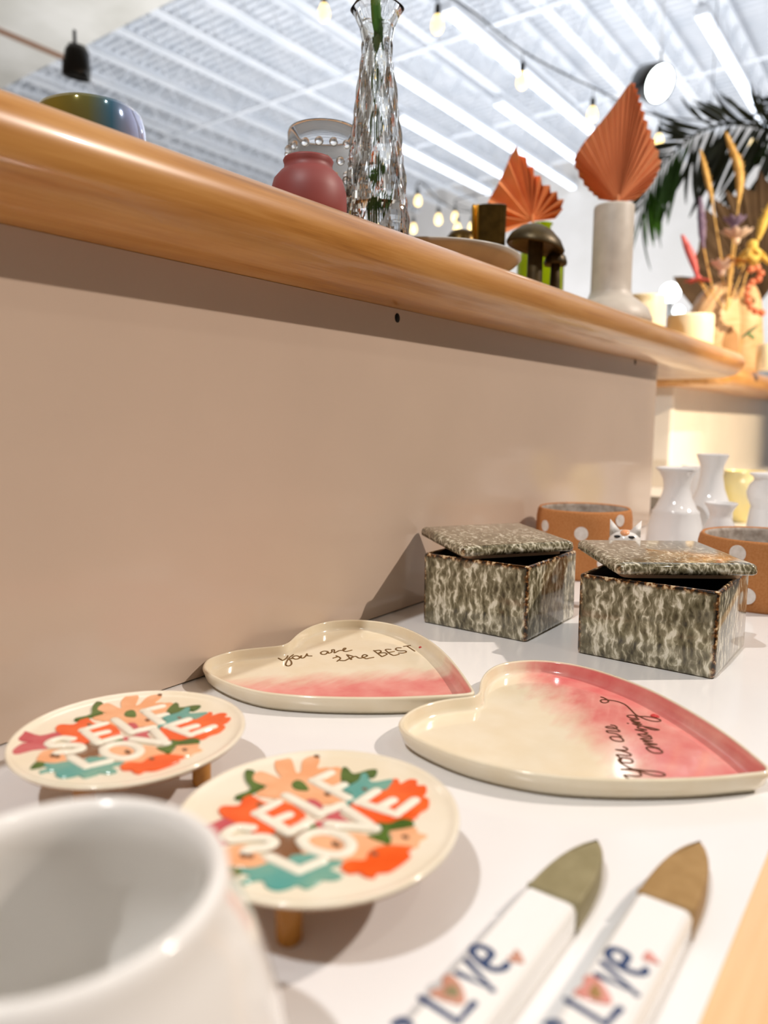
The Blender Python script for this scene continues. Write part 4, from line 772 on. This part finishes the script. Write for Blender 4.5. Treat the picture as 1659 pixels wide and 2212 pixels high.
# white neck vase with tall orange leaf
t = thing('white_bottle_vase', 'tall ivory bottle vase with straight neck holding the tall orange leaf', 'vase', (1.2600, 0.060, T))
MB().lathe([(0, 0), (0.062, 0), (0.068, 0.006), (0.069, 0.014), (0.062, 0.030), (0.048, 0.042), (0.037, 0.050), (0.0332, 0.060), (0.0328, 0.09), (0.0328, 0.194), (0.0318, 0.1975), (0.030, 0.1965), (0.029, 0.19), (0.029, 0.06), (0, 0.05)], 64).build('vase_body', M['ivory'], t)
UV = Vector((0.5955, -0.8034, 0)); NV = Vector((0.8034, 0.5955, 0))
def pleated(name, d, m_, lb, cat, amp=0.10, rays=None, stem_to=None, sub=3, thick=0.0009):
    base = Vector(d['base']); O = catmull([Vector(p) for p in d['out']], sub, closed=False)
    # rays at equal angle through the outline
    t = thing(name, lb, cat, base)
    v = []; f = []; K = 7; n = len(O)
    for s_ in (0, 1):
        for i, q in enumerate(O):
            q = q-base; sg = 1 if i % 2 else -1
            for k in range(K+1):
                u = k/K; p = q*u; off = NV*(sg*amp*min(q.length*u, 0.06)*(0.35+0.65*u))
                v.append(p+off+NV*(thick*s_))
    S_ = n*(K+1)
    for i in range(n-1):
        for k in range(K):
            a = i*(K+1)+k; b_ = (i+1)*(K+1)+k
            f.append((a, a+1, b_+1, b_)); f.append((S_+a, S_+b_, S_+b_+1, S_+a+1))
        a = i*(K+1)+K; b_ = (i+1)*(K+1)+K; f.append((a, S_+a, S_+b_, b_))
    for i in (0, n-1):
        for k in range(K):
            a = i*(K+1)+k; f.append((a, a+1, S_+a+1, S_+a))
    obj('blade', v, f, m_, t, smooth=False)
    if stem_to is not None: MB().tube([(0, 0, 0.01), Vector(stem_to)-base], 0.0022, 8).build('stem', m_, t)
    return t
BG = DATA['bg']
pleated('dyed_palm_leaf', BG['leafA'], M['paper2'], 'bright orange pleated palm leaf leaning in the green glass vase', 'dried leaf', 0.20, stem_to=(1.198, 0.160, T+0.02), sub=2)
pleated('dyed_palm_leaf', BG['leafB'], M['paper'], 'tall orange pleated palm leaf standing in the white bottle vase', 'dried leaf', 0.10, stem_to=(1.262, 0.060, T+0.06), sub=4)
def cup(name, x, y, r, h, lb):
    t = thing(name, lb, 'candle cup', (x, y, T), 0, 'cream cups on the upper shelf')
    MB().lathe([(0, 0), (r*0.92, 0), (r*0.98, 0.004), (r, 0.012), (r, h-0.004), (r*0.985, h), (r*0.95, h), (r*0.93, h-0.006), (r*0.93, 0.01), (0, 0.008)], 48).build('cup_body', M['candle'], t)
cup('cream_cup', 1.500, 0.085, 0.0440, 0.086, 'cream cup just right of the white bottle vase')
cup('cream_cup', 1.7000, 0.045, 0.0480, 0.070, 'cream cup at the far end of the upper shelf, right one')

# ---------------------------------------------------------------- wooden house vases and dried flowers on the next fixture
TF = 0.339
def wood_slab(name, d, hole, lb, th=0.06, dz=0.0):
    P3 = [Vector(p) for p in d]; c = sum(P3, Vector())/len(P3); o_ = Vector((c.x, c.y, 0))
    P = [Vector(((p-o_).dot(UV), max(p.z, TF))) for p in P3]
    P = catmull(P, 4); P = [Vector((p.x, max(p.y, TF))) for p in P]
    t = thing(name, lb, 'vase', (c.x, c.y, TF))
    if area2(P) < 0: P = P[::-1]
    lv = [(0.006, 0), (0, 0.006), (0, th-0.006), (0.006, th)]
    v, f = rings(P, lv); v = [UV*a+NV*(z-th/2)+Vector((0, 0, b_-TF)) for (a, b_, z) in v]
    sharp(obj('wood_body', v, f, M['mango'], t), 50)
    return t, o_
t, o_ = wood_slab('wood_vase', BG['wood1'], None, 'pale wooden arch shaped vase with a small arched doorway')
P3 = [Vector(p) for p in BG['wood1h']]; P = catmull([Vector(((p-o_).dot(UV), max(p.z, TF+0.001))) for p in P3], 3)
v, f = rings(P, [(0, 0), (0, 0.003)]); v = [UV*a-NV*(0.030+z*0.4)+Vector((0, 0, max(b_, TF+0.0005)-TF)) for (a, b_, z) in v]
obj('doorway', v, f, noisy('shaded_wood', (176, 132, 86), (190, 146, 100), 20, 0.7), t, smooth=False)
t, o_ = wood_slab('wood_vase', BG['wood2'], None, 'taller wooden vase with an oval opening holding dried flowers')
c = Vector(BG['wood2h'])-Vector((t.location.x, t.location.y, TF)); cu = c.dot(UV)
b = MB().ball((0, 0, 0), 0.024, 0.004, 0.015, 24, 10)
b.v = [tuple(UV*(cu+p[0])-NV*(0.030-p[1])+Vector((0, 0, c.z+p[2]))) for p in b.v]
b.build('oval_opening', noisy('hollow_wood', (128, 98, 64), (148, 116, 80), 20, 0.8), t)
def grass(name, pts, r_head, nh, m_, lb, cat='dried flower', r_stem=0.0025, fuzz=0.3):
    P = catmull([Vector(p) for p in pts], 4, closed=False); base = P[-1]
    t = thing(name, lb, cat, base)
    P = [p-base for p in P]; h = P[:nh]
    rr = [r_head*(0.25+0.75*math.sin(math.pi*(i+0.6)/(len(h)+0.4))) for i in range(len(h))]
    b = MB().tube(h, rr, 12)
    for i in range(len(h)):
        for k in range(10):
            a = random.random()*6.28; d = (UV*math.cos(a)+NV*math.sin(a)+Vector((0, 0, 0.7))).normalized()
            b.tube([h[i]+d*rr[i]*0.5, h[i]+d*(rr[i]*(1+fuzz*1.6*random.random()+fuzz))], [0.0016, 0.0006], 4, cap=False)
    b.build('flower_head', m_, t)
    MB().tube(P[nh-1:], r_stem, 8).build('stem', M['straw'], t)
    return t
grass('bunny_tail_grass', BG['wheat1'], 0.008, 18, M['straw'], 'slim straw coloured grass head, left of the two upright ones')
grass('bunny_tail_grass', BG['wheat2'], 0.012, 20, M['straw'], 'fuller straw coloured grass head, highest in the bouquet')
grass('bunny_tail_grass', BG['wheat3'], 0.013, 14, M['yellow'], 'pale yellow grass head at the right edge of the bouquet')
grass('pink_grass', BG['pink'], 0.011, 17, M['pinkf'], 'pink dried grass spike at the left of the bouquet')
grass('lavender_grass', BG['laven'], 0.011, 17, M['lav'], 'lavender coloured dried grass spike beside the pink one')
def flower(name, pos, cols, size, lb, drop=-1.0, npet=7):
    t = thing(name, lb, 'dried flower', pos)
    for k in range(npet):
        a = 2*math.pi*k/npet; d = UV*math.cos(a)+NV*math.sin(a)+Vector((0, 0, drop))
        leafmesh((0, 0, 0), d, size, size*0.55, cols, t, 'petal', 0.2)
    MB().ball((0, 0, 0), size*0.22).build('flower_centre', cols, t)
    MB().tube([(0, 0, 0), Vector((2.34, 0.115, 0.50))-Vector(pos)], 0.002, 6).build('stem', M['straw'], t)
flower('yellow_flower', BG['yellow'][1], M['yellow'], 0.075, 'drooping yellow dried flower above the wooden vases', -1.6)
flower('shell_flower', BG['shell'][0], M['shellm'], 0.055, 'cream pink dried flower at the centre of the bouquet', 0.4, 9)
flower('shell_flower', BG['shell'][1], M['lav'], 0.045, 'pale mauve dried flower on top of the cream one', 0.6, 8)
flower('shell_flower', BG['shell'][2], M['shellm'], 0.05, 'small peach dried flower low at the left of the bouquet', 0.7, 8)
flower('amber_flower', BG['shell'][3], M['tan_leg'], 0.055, 'amber brown dried flower under the cream ones', -0.4, 8)
flower('pink_flower', BG['pink'][4], M['pinkf'], 0.04, 'small pink dried bloom touching the wooden arch', -0.5, 7)
P = [Vector(p) for p in BG['beads']]; t = thing('bead_garland', 'coral red bead garland hanging over the wooden vases', 'garland', P[0])
PP = catmull(P, 2, closed=False)
lastp = None
for p in catmull(P, 12, closed=False):
    if lastp is None or (p-lastp).length > 0.0185: MB().ball(p-P[0], 0.0102, n=14, m_=10).build('bead', M['bead'], t); lastp = p
leafpos = [Vector(p) for p in BG['leafG']]
t = thing('green_sprig', 'pale green leaf sprig lying in front of the wooden vases', 'leaf', leafpos[0])
M['sage'] = noisy('sage_leaf', (120, 176, 120), (150, 196, 144), 20, 0.5)
MB().tube([(0, 0, 0), (0.01, 0.01, TF-leafpos[0].z)], 0.0015, 6).build('stem', M['straw'], t)
leafmesh((0, 0, 0), leafpos[-1]-leafpos[0], (leafpos[-1]-leafpos[0]).length*1.1, 0.032, M['sage'], t, 'leaf', 0.1)
leafmesh(leafpos[1]-leafpos[0], Vector((0.03, -0.02, -0.03)), 0.03, 0.02, M['sage'], t, 'leaf', 0.1)
c = BG['candleR'][0]
t = thing('cream_candle', 'glowing cream candle at the right edge on the next fixture', 'candle', (c[0]+0.02, c[1]-0.01, TF))
MB().lathe([(0, 0), (0.032, 0), (0.034, 0.004), (0.034, 0.072), (0.031, 0.076), (0, 0.074)], 40).build('candle_body', M['candle'], t)
# brown fan palm: standing behind
t = pleated('brown_fan_palm', BG['fan'], M['brownpalm'], 'large dark brown dried fan palm behind the bouquet', 'dried leaf', 0.05, sub=2, thick=0.002, stem_to=(2.70, 0.15, TF))
# green palm frond
def frond(pts, lb, n, lmin, lmax, seed):
    random.seed(seed)
    P = catmull([Vector(p) for p in pts], 8, closed=False); base = P[0]
    t = thing('palm_frond', lb, 'palm leaf', base); P = [p-base for p in P]
    MB().tube(P, [0.009-0.007*i/len(P) for i in range(len(P))], 8).build('midrib', M['leaf_backlit'], t)
    K = len(P); b1 = MB()
    for side in (1, -1):
        for i in range(n):
            u = (i+0.5)/n; k = int(u*(K-2)); p = P[k].lerp(P[k+1], 0.5); tg = (P[k+1]-P[k]).normalized()
            ln = (lmin+(lmax-lmin)*math.sin(math.pi*min(0.95, 0.25+u*0.7)))*(0.8+0.4*random.random())
            if side == 1: d = Vector((0, 0, -1))*1.3+tg*0.65+NV*random.uniform(-.3, .3); ln *= 1.0
            else: d = Vector((0, 0, 1))*0.55+tg*1.0+NV*random.uniform(-.4, .4); ln *= 0.55
            o = leafmesh(p, d, ln, 0.024+0.010*random.random(), M['leaf'] if (u > 0.55 and side == 1) else M['leaf_backlit'], t, 'leaflet', 0.25*side, side=tg+NV*0.6*random.uniform(-1, 1))
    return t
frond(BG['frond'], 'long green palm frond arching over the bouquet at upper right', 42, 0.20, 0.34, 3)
frond(BG['frond2'], 'short dark palm frond at the top right edge', 14, 0.10, 0.18, 5)
tag(MB().box(4.2, 4.7, 0.75, 1.75, -0.85, 0.47).build('dark_gap_filler', M['gap_dark'], smooth=False), 'dark brown block added to darken the gap under the end of the maple board', 'filler block')  # added block that stands for the dark room behind the gap
# far lamps low behind the cups
for k, (p, r, lb) in enumerate([(BG['lampL'][0], 0.11, 'white glowing globe lamp far behind the cream cups, larger one'), (BG['lampL'][1], 0.06, 'small white glowing globe lamp below the larger one')]):
    t = thing('globe_lamp', lb, 'lamp', p, 0, 'far globe lamps')
    MB().ball((0, 0, 0), r, n=24, m_=14).build('globe', M['spotface'], t)
    MB().tube([(0, 0, -r*0.9), (0, 0, -p[2]-0.85+0.02)], 0.02, 8).build('stand', M['black'], t)
    MB().lathe([(0, -p[2]-0.85), (0.05, -p[2]-0.85), (0.05, -p[2]-0.83), (0, -p[2]-0.81)], 24).build('base', M['black'], t)
